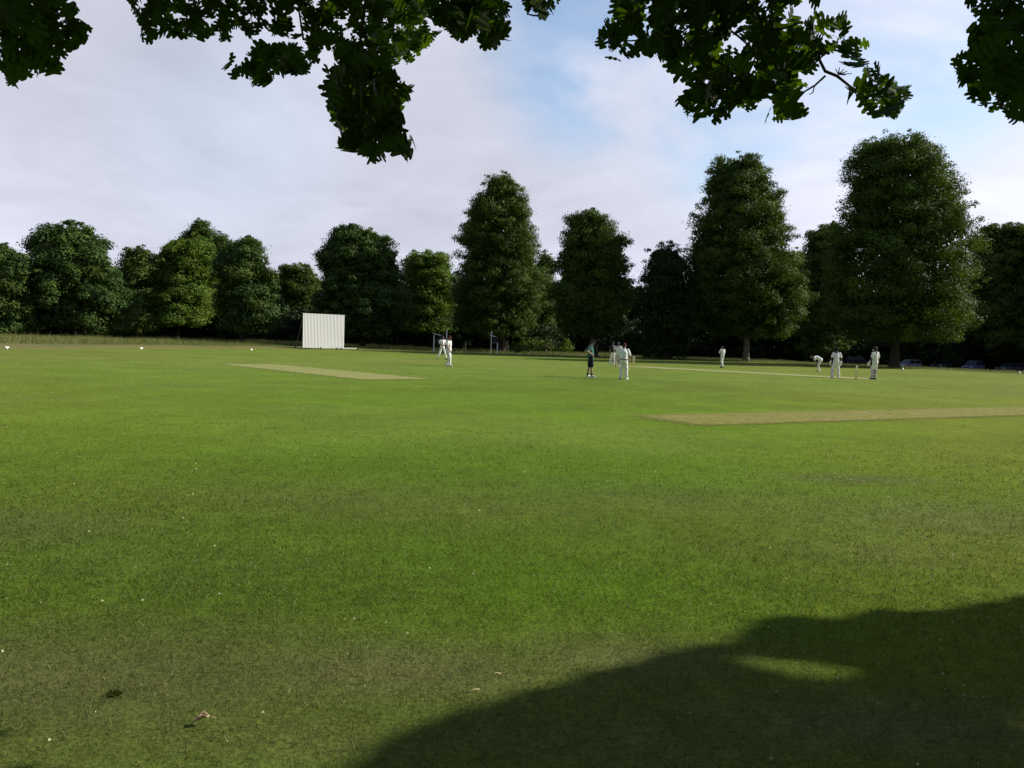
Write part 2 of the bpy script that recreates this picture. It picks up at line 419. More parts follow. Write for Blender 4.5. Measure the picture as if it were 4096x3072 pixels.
# ------------------------------------------------------------------ stumps
def wicket(c, label):
    t = empty('wicket', (c[0], c[1], 0), math.atan2(pd[1], pd[0])-math.pi/2)
    tag(t, label, 'stumps', 'wickets at either end of the pitch')
    for x in (-.10, 0, .10):
        m = MB(); m.tube([(x, 0, 0), (x, 0, .69), (x, 0, .705), (x, 0, .715)], [.016, .016, .015, .010], 10); m.build('stump', M['stump_wood'], t, True)
    for x in (-.053, .053):
        m = MB(); m.tube([(x-.05, 0, .726), (x-.02, 0, .726), (x-.018, 0, .726), (x+.03, 0, .726), (x+.032, 0, .726), (x+.05, 0, .726)], [.008, .008, .013, .013, .008, .008], 8); m.build('bail', M['stump_wood'], t, True)
    return t
w1 = wicket(STN, 'three wooden stumps between the two padded players at the near end')
w2 = wicket(STF, 'three wooden stumps right of the maroon-capped man, far end of the pitch')
w1.scale = (1, 1, 1.03)

# ------------------------------------------------------------------ trees
def leaf_cloud(c, nrm, size, aspect=.6):
    """rhombic leaves at centres c with normals nrm"""
    n = len(c)
    r = RNG.normal(size=(n, 3)); t = np.cross(nrm, r); t /= np.linalg.norm(t, axis=1, keepdims=True)+1e-9
    b = np.cross(nrm, t); s = size[:, None]
    V = np.empty((n, 4, 3)); V[:, 0] = c+t*s*.5; V[:, 2] = c-t*s*.5
    V[:, 1] = c+b*s*.5*aspect-t*s*.08; V[:, 3] = c-b*s*.5*aspect-t*s*.08
    # slight cupping
    V[:, 1] += nrm*s*.08; V[:, 3] += nrm*s*.08
    return V.reshape(-1, 3), np.arange(4*n).reshape(-1, 4)
def crown_points(prof, dens, blobr, depthf=1.0, hollow=.55, up=.25):
    """prof: arrays z, xl, xr (metres, local).  returns leaf centres, normals, brightness"""
    z, xl, xr = prof; seedv = RNG.uniform(0, 50)
    A = np.trapezoid(xr-xl, z) if hasattr(np, 'trapezoid') else np.trapz(xr-xl, z)
    A = abs(A); zz = np.linspace(z.min(), z.max(), 200)
    wl = np.interp(zz, z, xl); wr = np.interp(zz, z, xr); w = (wr-wl)
    nb = int(A/(blobr**2)*1.9)+12
    pr = (w+.4); pr = pr/pr.sum()
    zi = RNG.choice(200, nb, p=pr); bz = zz[zi]+RNG.normal(size=nb)*.2
    cx = (wl[zi]+wr[zi])/2; rx = w[zi]/2
    br = blobr*(.45+1.25*RNG.random(nb)**1.6)*np.clip(rx/(blobr*1.6), .45, 1)
    th = RNG.uniform(0, 2*math.pi, nb); fr = np.where(RNG.random(nb) < .75, RNG.uniform(.80, 1.10, nb), RNG.uniform(.0, .8, nb))
    top = z.max()
    lump = 1+.26*(fbm(zz[zi]/1.7+seedv, th*1.9+seedv, 5, 2)-.5)
    rad = np.maximum(rx*lump-br*1.02, .05)
    bx = cx+np.cos(th)*rad*fr; by = np.sin(th)*rad*depthf*fr
    br = np.minimum(br, np.maximum((top-bz)*.75, .3)); bz = np.minimum(bz, top-br*.7)
    bz = np.maximum(bz, z.min()+br*.5)
    cnt = np.maximum((dens*A*br**2/np.sum(br**2)).astype(int), 4)
    idx = np.repeat(np.arange(nb), cnt); n = len(idx)
    v = RNG.normal(size=(n, 3)); v /= np.linalg.norm(v, axis=1, keepdims=True)
    rr = (RNG.random(n)**.30)*(1+.14*RNG.normal(size=n))*(1+.35*(RNG.random(n) > .93))
    c = np.stack([bx[idx], by[idx], bz[idx]], 1) + v*rr[:, None]*br[idx][:, None]*np.array([1.12, 1.12, .70])
    nr = v*1.0 + RNG.normal(size=(n, 3))*.36 + np.array([0, 0, up]); nr /= np.linalg.norm(nr, axis=1, keepdims=True)
    bb = RNG.uniform(.7, 1.3, nb)[idx]*RNG.uniform(.8, 1.2, n)
    gg = np.clip(RNG.uniform(-.2, .8, nb)[idx]+RNG.normal(size=n)*.15, 0, 1)
    return c, nr, np.stack([bb, gg, gg*0], 1), (bx, by, bz, br)
def make_tree(name, label, rows, d, mat, bark='bark', base=None, trunk_w=.6, dens=620, blobr=.95, leaf=.36, group=None, cat='tree', trunk=True, up=.25, base_z=None):
    xs = [(r[1]+r[2])/2 for r in rows]
    bx_px = base[0] if base else sum(xs)/len(xs)
    # base point on the ground at depth d under bx_px
    pt = P(bx_px, 1380, d)
    for _ in range(3):
        zg = float(terr(pt[0], d)); py = project([[pt[0], d, zg]])[1][0]; pt = P(bx_px, py, d)
    ox, oz = pt[0], float(terr(pt[0], d))-.05
    pr = []
    for (y, l, r) in rows:
        a = P(l, y, d); b = P(r, y, d); pr.append(((a[2]+b[2])/2-oz, a[0]-ox, b[0]-ox))
    pr.sort(); z = np.array([p[0] for p in pr]); xl = np.array([p[1] for p in pr]); xr = np.array([p[2] for p in pr])
    z = np.maximum(z, .05+np.arange(len(z))*.01)
    t = empty(name, (ox, d, oz)); tag(t, label, cat, group)
    c, nr, colr, blobs = crown_points((z, xl, xr), dens, blobr, up=up)
    c[:, 2] = np.maximum(c[:, 2], .1)
    size = leaf*RNG.uniform(.6, 1.35, len(c))
    # inner leaves that close the heart of the crown
    if trunk:
        A = abs(np.trapz(xr-xl, z)); ni = int(A*dens*.10); zi = RNG.uniform(z.min()+.4, z.max()-1.2, ni*2); hw = (np.interp(zi, z, xr)-np.interp(zi, z, xl))/2; cx = (np.interp(zi, z, xr)+np.interp(zi, z, xl))/2
        k = RNG.random(ni*2) < hw/hw.max(); zi, hw, cx = zi[k], hw[k], cx[k]; th = RNG.uniform(0, 6.283, len(zi)); rr = np.sqrt(RNG.random(len(zi)))*np.maximum(hw-1.0, .1)*.92
        ci = np.stack([cx+np.cos(th)*rr, np.sin(th)*rr, zi], 1); ni = len(ci); n2 = RNG.normal(size=(ni, 3)); n2 /= np.linalg.norm(n2, axis=1, keepdims=True)
        c = np.vstack([c, ci]); nr = np.vstack([nr, n2]); size = np.concatenate([size, leaf*1.9*RNG.uniform(.7, 1.3, ni)])
        colr = np.vstack([colr, np.stack([RNG.uniform(.7, 1.1, ni), RNG.uniform(0, .5, ni), np.zeros(ni)], 1)])
    V, Fq = leaf_cloud(c, nr, size)
    mk('crown', V, Fq, M[mat], t, False, np.repeat(colr, 4, 0))
    if trunk:
        H = z.max(); zb = z.min()
        m = MB(); lean = random.uniform(-.3, .3)
        pts = [(0, 0, -.1), (0, 0, .25), (lean*.15, 0, 1.2), (lean*.4, .05, zb+.8), (lean+(xl.mean()+xr.mean())*.25, .1, zb+(H-zb)*.45), ((xl.mean()+xr.mean())*.5, .1, zb+(H-zb)*.85)]
        w = trunk_w/2; m.tube(pts, [w*1.7, w*1.2, w, w*.85, w*.5, w*.1], 12)
        m.build('trunk', M[bark], t, True)
        bx, by, bz, br = blobs; m = MB()
        sel = RNG.choice(len(bx), min(16, len(bx)), replace=False)
        for s in sel:
            e = np.array([bx[s], by[s], bz[s]]); h0 = max(min(e[2]-abs(e[0])*.5-1, H*.7), zb*.8+.5)
            f = (h0-zb)/(H-zb+.01); sx = pts[3][0] if f < 0 else np.interp(f, [0, .45, .85], [pts[3][0], pts[4][0], pts[5][0]])
            st = np.array([sx, .05, h0]); md = (st+e)/2+np.array([0, 0, .35])
            m.tube([st, md, e], [w*.34, w*.2, w*.06], 6)
        m.build('limb', M[bark], t, True)
    return t
LG = 'lime trees in the row along the boundary'; CG = 'chestnut trees in the row along the boundary'; WG = 'trees in the wood behind the row'
make_tree('chestnut_tree', 'round dark tree cut by the left edge of the photo', [(965,-60,40),(990,-90,95),(1040,-110,105),(1100,-120,110),(1200,-130,125),(1290,-120,125),(1335,-60,80)], 92, 'chestnut_leaf', base=(-10,0), group=CG, leaf=.29, up=.5)
make_tree('chestnut_tree', 'broad round tree at left with a bare pale trunk and leafy shoots at its foot', [(880,250,330),(905,180,395),(940,135,410),(985,120,440),(1050,115,460),(1120,112,490),(1180,115,532),(1240,125,512),(1290,180,470),(1325,330,445),(1348,375,435)], 98, 'chestnut_leaf', 'grey_bark', base=(311,0), trunk_w=.5, group=CG, leaf=.29, up=.5)
make_tree('chestnut_tree', 'dark spreading tree left of the white sight screen', [(938,985,1040),(975,905,1065),(1030,862,1080),(1100,848,1118),(1180,850,1125),(1250,850,1145),(1290,870,1130),(1325,900,1060)], 104, 'chestnut_leaf', base=(968,0), trunk_w=.7, group=CG, leaf=.29, up=.5)
make_tree('chestnut_tree', 'domed tree standing just right behind the white sight screen', [(893,1385,1435),(910,1340,1510),(950,1318,1570),(1000,1288,1590),(1060,1268,1612),(1120,1262,1625),(1200,1255,1650),(1255,1250,1658),(1300,1290,1600),(1345,1350,1560)], 112, 'chestnut_leaf', base=(1452,0), trunk_w=.9, group=CG, leaf=.29, up=.5)
make_tree('lime_tree', 'tall tapering tree with a thick dark trunk behind the small white posts', [(683,2005,2045),(715,1930,2078),(780,1905,2100),(850,1862,2140),(900,1822,2152),(955,1808,2155),(1020,1832,2170),(1080,1812,2190),(1160,1800,2190),(1240,1792,2180),(1300,1805,2150),(1345,1870,2110)], 114, 'lime_leaf', base=(2008,0), trunk_w=1.7, group=LG, leaf=.23, blobr=.9)
make_tree('lime_tree', 'shorter pointed tree standing behind the green-shirted umpire', [(829,2342,2380),(848,2272,2420),(885,2248,2452),(925,2243,2485),(965,2222,2515),(1010,2212,2540),(1080,2203,2546),(1160,2195,2550),(1240,2200,2540),(1300,2215,2520),(1335,2270,2480)], 103, 'lime_leaf', base=(2372,0), trunk_w=1.1, group=LG, leaf=.23, blobr=.9)
make_tree('lime_tree', 'low dark twin-topped tree between the pointed tree and the tall one', [(962,2665,2720),(978,2585,2735),(1030,2560,2760),(1120,2550,2780),(1250,2540,2790),(1330,2560,2770),(1410,2610,2735)], 99, 'dark_leaf', base=(2662,0), trunk_w=.8, group=LG, leaf=.23, blobr=.9, dens=520)
make_tree('lime_tree', 'tall tree with a slim pale leaning trunk beside the lone distant fielder', [(607,2890,3010),(645,2835,3070),(720,2802,3105),(770,2785,3120),(830,2800,3145),(900,2762,3170),(960,2742,3178),(1040,2730,3190),(1120,2730,3215),(1200,2740,3235),(1260,2742,3212),(1300,2785,3190),(1345,2850,3150)], 101, 'lime_leaf', 'grey_bark', base=(2984,0), trunk_w=.75, group=LG, leaf=.23, blobr=.95)
make_tree('lime_tree', 'tallest and widest tree at right, dark trunk beside the silver car', [(530,3545,3680),(552,3455,3720),(600,3402,3750),(650,3376,3790),(720,3368,3820),(780,3362,3840),(850,3385,3868),(900,3335,3890),(960,3312,3900),(1050,3300,3895),(1100,3300,3905),(1180,3298,3892),(1260,3305,3885),(1320,3320,3865),(1362,3390,3810)], 87, 'lime_leaf', base=(3577,0), trunk_w=.95, group=LG, leaf=.21, blobr=.9)
make_tree('broad_tree', 'broad tree at the right edge behind the dark grey car', [(888,3980,4090),(910,3912,4140),(960,3896,4230),(1080,3880,4280),(1250,3880,4290),(1390,3900,4260),(1430,3960,4200)], 126, 'wood_leaf', base=(4090,0), group=WG, trunk_w=.8, leaf=.32, blobr=1.2)
# second rank
W2 = [
 ('dark pointed treetop rising highest behind the pale green crown at left', [(869,782,812),(895,758,850),(935,722,868),(1000,700,895),(1100,690,900),(1280,700,890)], 138, 'lime_leaf', 'pointed_tree'),
 ('small dark peak right of the dark pointed treetop', [(920,868,898),(955,852,930),(1030,838,950),(1280,840,950)], 134, 'lime_leaf', 'pointed_tree'),
 ('pale green rounded crown catching the sun at left', [(932,740,800),(952,672,838),(1000,622,880),(1060,602,882),(1120,590,872),(1200,565,860),(1300,570,850)], 122, 'pale_leaf', 'broad_tree'),
 ('darker crown between the broad left tree and the pale green one', [(975,552,590),(998,482,612),(1060,470,640),(1180,465,640),(1330,470,640)], 118, 'wood_leaf', 'broad_tree'),
 ('low grey-green treetop left of the white sight screen top', [(1045,1170,1250),(1065,1115,1272),(1140,1100,1295),(1320,1100,1295)], 136, 'wood_leaf', 'broad_tree'),
 ('rounded crown right of the domed tree, behind the two left fielders', [(995,1692,1752),(1008,1625,1800),(1060,1600,1832),(1150,1590,1835),(1330,1600,1830)], 126, 'pale_leaf', 'broad_tree'),
 ('small sunlit crown between the tall tapering tree and the pointed one', [(995,2168,2196),(1030,2140,2218),(1120,2120,2235),(1330,2130,2230)], 122, 'wood_leaf', 'broad_tree'),
 ('loose feathery crown left of the widest tree', [(880,3320,3372),(925,3232,3385),(975,3204,3400),(1100,3190,3410),(1300,3190,3410),(1420,3200,3400)], 116, 'wood_leaf', 'broad_tree'),
 ('dim crown filling the gap right of the slim pale trunk', [(985,3150,3240),(1030,3120,3270),(1150,3110,3290),(1400,3120,3290)], 126, 'pale_leaf', 'broad_tree'),
 ('dim crown between the far left tree and the broad one', [(1040,20,120),(1080,-20,180),(1180,-30,210),(1320,-20,200)], 120, 'wood_leaf', 'broad_tree'),
]
for lab, rows, d, mt, nm in W2:
    make_tree(nm, lab, rows, d, mt, base=((rows[-1][1]+rows[-1][2])/2, 0), group=WG, trunk_w=.5, leaf=.30, blobr=1.05, dens=430)
# trees standing beyond the right edge that shade the parked cars
for k, (px, d, top) in enumerate(((4420, 118, 700), (4820, 108, 640))):
    make_tree('broad_tree', ('tree just beyond the right edge shading the cars', 'second tree beyond the right edge shading the cars')[k], [(top, px-60, px+60), (top+90, px-180, px+180), (top+300, px-260, px+260), (1250, px-260, px+260), (1420, px-150, px+150)], d, 'wood_leaf', base=(px, 0), group=WG, dens=110, leaf=.55, blobr=1.6)
# understorey shrubs
SG = 'shrubs under the trees'
shr = []
px = -60
while px < 4180:
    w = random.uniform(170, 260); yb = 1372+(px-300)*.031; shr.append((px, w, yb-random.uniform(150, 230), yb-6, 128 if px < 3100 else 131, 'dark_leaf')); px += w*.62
pos = ['at the left edge','under the far left tree','left of the broad tree trunk','behind the broad tree trunk','right of the leafy shoots','below the dim crown','below the pale green crown','under the dark pointed treetop','left of the spreading tree','behind the spreading tree trunk','right of the spreading tree','left of the sight screen stay','behind the sight screen','behind the right half of the screen','below the domed tree','right of the domed tree','behind the left white post','behind the two fielders','left of the board posts','behind the board posts','behind the thick trunk','right of the thick trunk','left of the umpire','behind the umpire','behind the capped man','behind the far stumps','below the twin-topped tree','left of the distant fielder','behind the distant fielder','left of the pale trunk','behind the pale trunk','right of the pale trunk','left of the bending player','behind the bending player','behind the left batsman','behind the near stumps','behind the right batsman','left of the widest tree trunk','behind the silver car','behind the shaded hatchback','behind the blue car','behind the dark grey car','by the right edge','past the right edge']
for k, (px, w, yt, yb, d, mt) in enumerate(shr):
    make_tree('shrub', 'dark shrub '+pos[min(k, len(pos)-1)]+', in deep shade', [(yt, px+w*.35, px+w*.65), (yt+25, px+w*.1, px+w*.9), ((yt+yb)/2, px, px+w), (yb, px+10, px+w-10)], d, mt, base=(px+w/2, 0), trunk=False, dens=190, leaf=.42, blobr=1.0, group=SG, cat='shrub')
for lab, rows, d, mt in [
    ('lit green bush low in front of the trees, left of the umpire', [(1345,2085,2150),(1365,2065,2215),(1395,2055,2240)], 112, 'wood_leaf'),
    ('bright yellow-green bush just left of the umpire', [(1352,2262,2282),(1375,2245,2294),(1404,2240,2296)], 108, 'pale_leaf'),
    ('scrubby bush under the pointed tree', [(1290,2140,2220),(1330,2090,2270),(1370,2080,2290),(1395,2090,2260)], 116, 'dark_leaf'),
    ('small weedy bush at the foot of the thick trunk', [(1358,2045,2060),(1380,2040,2085),(1408,2035,2105)], 103, 'wood_leaf'),
    ('leafy bush at the foot of the twin-topped tree', [(1345,2600,2660),(1380,2560,2760),(1436,2570,2740)], 100, 'dark_leaf')]:
    make_tree('bush', lab, rows, d, mt, base=((rows[-1][1]+rows[-1][2])/2, 0), trunk=False, dens=160, leaf=.28, blobr=.6, cat='bush')
# far wood mass
def wood():
    n = 230000
    u = RNG.uniform(-.95, .95, n); d = 142+RNG.uniform(0, 9, n); x = u*d
    H = 8.5+4.5*fbm(x/9, d*0, 5, 3)+1.5*fbm(x/2.5, d*0, 9, 2)
    z = H*np.sqrt(RNG.random(n)); z = np.where(RNG.random(n) < .45, H*RNG.uniform(0, 1, n)**1.4, z)
    c = np.stack([x, d, z+terr(x, d)], 1); nr = RNG.normal(size=(n, 3)); nr /= np.linalg.norm(nr, axis=1, keepdims=True)
    V, Fq = leaf_cloud(c, nr, RNG.uniform(.5, 1.0, n))
    colr = np.stack([RNG.uniform(.7, 1.2, n), RNG.uniform(0, .6, n), np.zeros(n)], 1)
    tag(mk('distant_wood', V, Fq, M['dark_leaf'], None, False, np.repeat(colr, 4, 0)), 'dense dark wood closing the view behind the trees', 'woodland', kind='stuff')
wood()
# tall meadow grass on the margin
def meadow():
    n = 190000
    u = RNG.uniform(-.75, .72, n); yb = np.interp(u, BU, BY)
    lo = np.where(u < -.2, 9, np.where(u < .1, 3, 1.0)); o = lo+RNG.random(n)**.8*(30-lo)
    y = yb+o; x = u*y
    h = (.12+.45*RNG.random(n)**1.5)*np.where(u < .12, 1, .45)*(.5+fbm(x/2.5, y/2.5, 3, 3))*(1+.6*(RNG.random(n) > .95))
    h *= np.clip((o-lo)/3, .3, 1)
    a = RNG.uniform(0, 6.28, n); w = RNG.uniform(.008, .022, n); lx = RNG.normal(size=n)*.28; ly = RNG.normal(size=n)*.28
    z = terr(x, y)-.02; V = np.empty((n, 3, 3))
    V[:, 0] = np.stack([x-np.cos(a)*w, y-np.sin(a)*w, z], -1); V[:, 1] = np.stack([x+np.cos(a)*w, y+np.sin(a)*w, z], -1)
    V[:, 2] = np.stack([x+lx*h*2, y+ly*h*2, z+h], -1)
    b = RNG.uniform(.5, 1.3, n); colr = np.stack([b, RNG.uniform(0, 1, n), b*0], 1)
    tag(mk('meadow_grass', V.reshape(-1, 3), np.arange(3*n).reshape(-1, 3), M['tall_grass'], None, False, np.repeat(colr, 3, 0)), 'long seeding grass growing on the margin under the trees', 'grass', kind='stuff')
meadow()

# ------------------------------------------------------------------ oaks beside the camera
def oak_outline():
    right = [(0,0),(.01,.12),(.06,.19),(.15,.22),(.17,.29),(.07,.35),(.12,.41),(.25,.43),(.30,.51),(.24,.57),(.10,.59),(.17,.65),(.31,.67),(.36,.75),(.30,.83),(.15,.80),(.15,.86),(.21,.93),(.14,1.0),(.04,.97)]
    pts = right + [(-x, y) for (x, y) in right[::-1]][:-1]
    return np.array(pts)
OL = oak_outline()
LEAF2D = OL
mid = len(OL)//2
def oak_leaves(c, ax, nr, size):
    """c base points, ax axis dir, nr normal; returns V,F (fan polygons as n-gon)"""
    n = len(c); k = len(OL)
    nr = nr-ax*np.sum(nr*ax, 1, keepdims=True); nr /= np.linalg.norm(nr, axis=1, keepdims=True)+1e-9
    sd = np.cross(ax, nr)
    x = OL[:, 0][None]*RNG.uniform(.9, 1.2, (n, 1))*(1+.05*RNG.normal(size=(n, k))); y = OL[:, 1][None]-.05
    cur = RNG.uniform(-.35, .5, (n, 1)); cup = RNG.uniform(-.2, .9, (n, 1))
    zz = -cur*y*y + cup*x*x
    V = c[:, None]+size[:, None, None]*(sd[:, None]*x[..., None]+ax[:, None]*y[..., None]+nr[:, None]*zz[..., None])
    return V
def leaf_faces(n):
    k = len(OL)  # build quads between mirrored outline points
    right = list(range(0, 20)); left = [0]+[k-i for i in range(1, 20)]
    fs = []
    for i in range(1, 19): fs.append((right[i], right[i+1], left[i+1], left[i]))
    fs = np.array(fs); return (fs[None]+(np.arange(n)*k)[:, None, None]).reshape(-1, 4)
def in_poly(x, y, poly):
    poly = np.asarray(poly, float); ins = np.zeros(x.shape, bool); j = len(poly)-1
    for i in range(len(poly)):
        xi, yi = poly[i]; xj, yj = poly[j]
        c = ((yi > y) != (yj > y)) & (x < (xj-xi)*(y-yi)/(yj-yi+1e-12)+xi); ins ^= c; j = i
    return ins
def z3(pts, ox, sc): return [(ox+u/sc, v/sc) for (u, v) in pts]
PL = {}
PL['L'] = [(x-0, y) for (x, y) in z3([(-250,-300),(1020,-300),(1020,0),(1130,60),(1180,160),(1230,120),(1270,10),(1390,50),(1340,140),(1350,240),(1340,300),(1460,310),(1545,350),(1470,430),(1600,460),(1640,520),(1570,640),(1400,640),(1410,690),(1400,780),(1330,845),(1250,790),(1150,860),(1060,840),(1085,890),(1140,960),(1065,1060),(1090,1190),(1120,1310),(960,1240),(830,1190),(700,1240),(550,1270),(420,1290),(360,1430),(280,1480),(160,1450),(105,1370),(120,1280),(0,1215),(-250,1150)], 0, 4.148)]
PL['M1'] = z3([(120,-120),(120,0),(130,70),(150,120),(190,150),(172,232),(235,215),(240,172),(300,182),(320,160),(355,185),(440,172),(490,206),(545,208),(600,190),(640,190),(700,178),(760,140),(830,165),(900,185),(1000,260),(1300,280),(1340,0),(1340,-120)], 400, 1.1642)
PL['M2'] = z3([(507,325),(545,298),(600,312),(592,245),(630,236),(655,290),(700,290),(665,255),(705,245),(657,212),(720,235),(715,190),(740,172),(800,200),(900,180),(1050,240),(1010,300),(985,322),(940,368),(885,358),(860,350),(800,380),(782,415),(742,402),(650,388),(570,420),(552,400),(600,368),(545,350),(570,335)], 400, 1.1642)
PL['M3'] = z3([(1040,200),(1120,300),(1125,325),(1050,300),(985,360),(1030,415),(1060,425),(1032,520),(1075,545),(1080,590),(1118,585),(1110,625),(1140,615),(1145,635),(1085,635),(1085,700),(1150,705),(1200,710),(1245,725),(1250,775),(1320,782),(1345,740),(1330,700),(1345,680),(1400,720),(1430,770),(1470,795),(1470,750),(1430,720),(1440,690),(1505,695),(1465,650),(1455,605),(1400,578),(1385,560),(1400,530),(1410,490),(1465,445),(1450,395),(1400,380),(1375,330),(1370,200)], 400, 1.1642)
PL['M3b'] = z3([(1240,-120),(1240,200),(1370,310),(1440,310),(1485,300),(1480,250),(1500,230),(1560,238),(1530,205),(1550,170),(1610,192),(1590,140),(1530,80),(1530,-120)], 400, 1.1642)
PL['M3c'] = z3([(1430,-120),(1560,120),(1600,140),(1640,210),(1680,218),(1720,172),(1760,180),(1760,225),(1850,233),(1860,190),(1930,228),(1935,190),(1905,130),(1890,80),(1912,60),(1912,-120)], 400, 1.1642)
PL['M4'] = z3([(1940,-120),(1940,0),(1975,30),(1975,70),(2015,80),(2040,130),(2085,125),(2070,70),(2122,72),(2112,38),(2162,15),(2150,-20),(2150,-120)], 400, 1.1642)
PL['R1'] = z3([(150,-120),(152,10),(185,15),(160,45),(225,55),(190,75),(140,70),(100,115),(120,150),(95,185),(110,240),(125,280),(210,300),(245,310),(270,290),(300,332),(340,250),(390,292),(440,290),(440,365),(520,378),(550,395),(545,455),(470,445),(440,480),(435,535),(520,512),(518,570),(600,606),(680,600),(685,628),(745,628),(755,575),(735,565),(790,530),(820,490),(835,540),(840,577),(900,562),(895,500),(960,455),(1000,480),(925,500),(945,560),(930,620),(1010,640),(1060,600),(1112,605),(1155,560),(1110,510),(1140,480),(1110,460),(1180,400),(1230,370),(1200,250),(1250,240),(1250,310),(1360,340),(1370,400),(1315,440),(1335,470),(1280,530),(1390,560),(1440,582),(1500,560),(1475,610),(1520,628),(1560,600),(1640,560),(1635,510),(1660,490),(1658,430),(1600,400),(1590,335),(1520,325),(1532,265),(1470,240),(1420,185),(1380,200),(1365,170),(1330,150),(1395,95),(1390,60),(1335,60),(1325,30),(1270,40),(1250,100),(1225,90),(1245,30),(1225,-10),(1225,-120)], 2300, 1.2316)
PL['R2'] = z3([(1935,-120),(1925,70),(1985,90),(1925,130),(1930,160),(1905,195),(1960,230),(1850,200),(1855,290),(1790,320),(1835,358),(1880,340),(1890,430),(1915,475),(1960,460),(1945,515),(2040,560),(2070,600),(2110,600),(2095,645),(2150,620),(2190,570),(2230,640),(2380,640),(2380,-120)], 2300, 1.2316)
HOLES = [z3([(1120,60),(1150,0),(1165,60),(1165,90),(1105,90)], 2300, 1.2316), z3([(1200,250),(1215,240),(1250,320),(1370,345),(1350,370),(1250,370),(1215,320)], 2300, 1.2316),
         z3([(1240,375),(1340,400),(1300,440),(1280,520),(1160,560),(1140,470),(1190,410)], 2300, 1.2316),
         z3([(885,50),(905,45),(910,80),(945,85),(930,130),(915,110),(890,80)], 400, 1.1642), z3([(770,165),(830,170),(770,200)], 400, 1.1642), z3([(1330,285),(1385,295),(1390,240),(1320,260)], 0, 4.148*.8)]
SPEC = {'L': (4.0, 190, .105), 'M1': (4.3, 330, .10), 'M2': (4.7, 125, .10), 'M3': (3.5, 235, .11), 'M3b': (5.8, 300, .10), 'M3c': (4.1, 180, .10), 'M4': (4.0, 34, .10), 'R1': (3.9, 620, .105), 'R2': (3.6, 250, .105)}
# sun direction (towards the sun)
SAZ, SEL = R(75), R(33)
SUN = np.array([math.sin(SAZ)*math.cos(SEL), math.cos(SAZ)*math.cos(SEL), math.sin(SEL)])
LANES = [P(1655, 120, 5.8), P(1640, 215, 5.8), P(3115, 480, 3.9), P(3150, 440, 3.9), P(3520, 470, 3.9), P(3590, 420, 3.9), P(3320, 190, 3.9), P(2755, 275, 3.9), P(1290, 560, 3.5)]
def sunlane(V, rad, t0):
    ok = np.ones(len(V), bool)
    for c in LANES:      # gaps in the crowns through which the sun reaches a few leaves
        q = V-c; t = q@SUN; dd = np.linalg.norm(q-t[:, None]*SUN, axis=1); ok &= ~((t > t0) & (dd < rad))
    return ok
def hang(key):
    poly = np.array(PL[key]); d0, want, sz = SPEC[key]
    x0, y0 = poly.min(0); x1, y1 = poly.max(0); out = []; got = 0
    for it in range(60):
        n = 4000; px = RNG.uniform(x0, x1, n); py = RNG.uniform(y0, y1, n); k = in_poly(px, py, poly); px = px[k]; py = py[k]; n = len(px)
        d = d0+RNG.normal(size=n)*.28
        v = F[None]*FPX + RV[None]*(px-2048)[:, None] - UV[None]*(py-1536)[:, None]
        c = CAM + v*(d/v[:, 1])[:, None]
        ax = RNG.normal(size=(n, 3))+np.array([0, 0, -.5]); ax /= np.linalg.norm(ax, axis=1, keepdims=True)
        nr = RNG.normal(size=(n, 3))*.85+np.array([0, -1.0, .2]); s = sz*RNG.uniform(.75, 1.3, n)
        V = oak_leaves(c, ax, nr, s); X, Y, _ = project(V.reshape(-1, 3)); X = X.reshape(n, -1); Y = Y.reshape(n, -1)
        ok = in_poly(X.ravel(), Y.ravel(), poly).reshape(n, -1).mean(1) > .82
        tt = c[:, 2]/SUN[2]; gx, gy, gz = project(np.stack([c[:, 0]-SUN[0]*tt, c[:, 1]-SUN[1]*tt, 0*tt], 1)); ok &= ~((gz > .1) & (gy < 3100) & (gx > -60) & (gx < 4150))
        for h in HOLES: ok &= ~(in_poly(X.ravel(), Y.ravel(), h).reshape(n, -1).mean(1) > .12)
        ok &= sunlane(V.reshape(-1, 3), .10, .22).reshape(n, -1).all(1)
        out.append((V[ok], c[ok])); got += ok.sum()
        if got > want: break
    V = np.concatenate([o[0] for o in out])[:want]; c = np.concatenate([o[1] for o in out])[:want]
    return V, c
SHX = np.array([-12, -3, -.62, -.2, .61, 1.09, 1.55, 2.2, 2.71, 3.24, 4.5, 9, 20]); SHY = np.array([-4, 1.0, 2.80, 3.32, 3.80, 4.25, 4.62, 4.78, 4.86, 5.2, 5.5, 7.5, 9.])
def crown_ok(V):
    """no leaf in the frame, none that would shade the sunlit turf"""
    X, Y, dz = project(V); inf = (dz > .1) & (X > -260) & (X < 4356) & (Y > -60) & (Y < 3400)
    t = V[:, 2]/SUN[2]; sx = V[:, 0]-SUN[0]*t; sy = V[:, 1]-SUN[1]*t
    lim = np.interp(sx, SHX, SHY)+.13+.24*(fbm(sx*2.6, sy*2.6, 77, 3)-.5)*2
    pat = (((sx-1.42)/.24)**2+((sy-3.97+.25*(sx-1.42))/.05)**2 < 1+1.6*(fbm(sx*9, sy*9, 78, 2)-.5))
    pX, pY, pz = project(np.stack([sx, sy, sx*0], 1)); vis = (pz > .1) & (pX > -100) & (pX < 4200) & (pY < 3200)
    return ~inf & ~((sy > lim) & vis) & ~pat & sunlane(V, .17, .4)
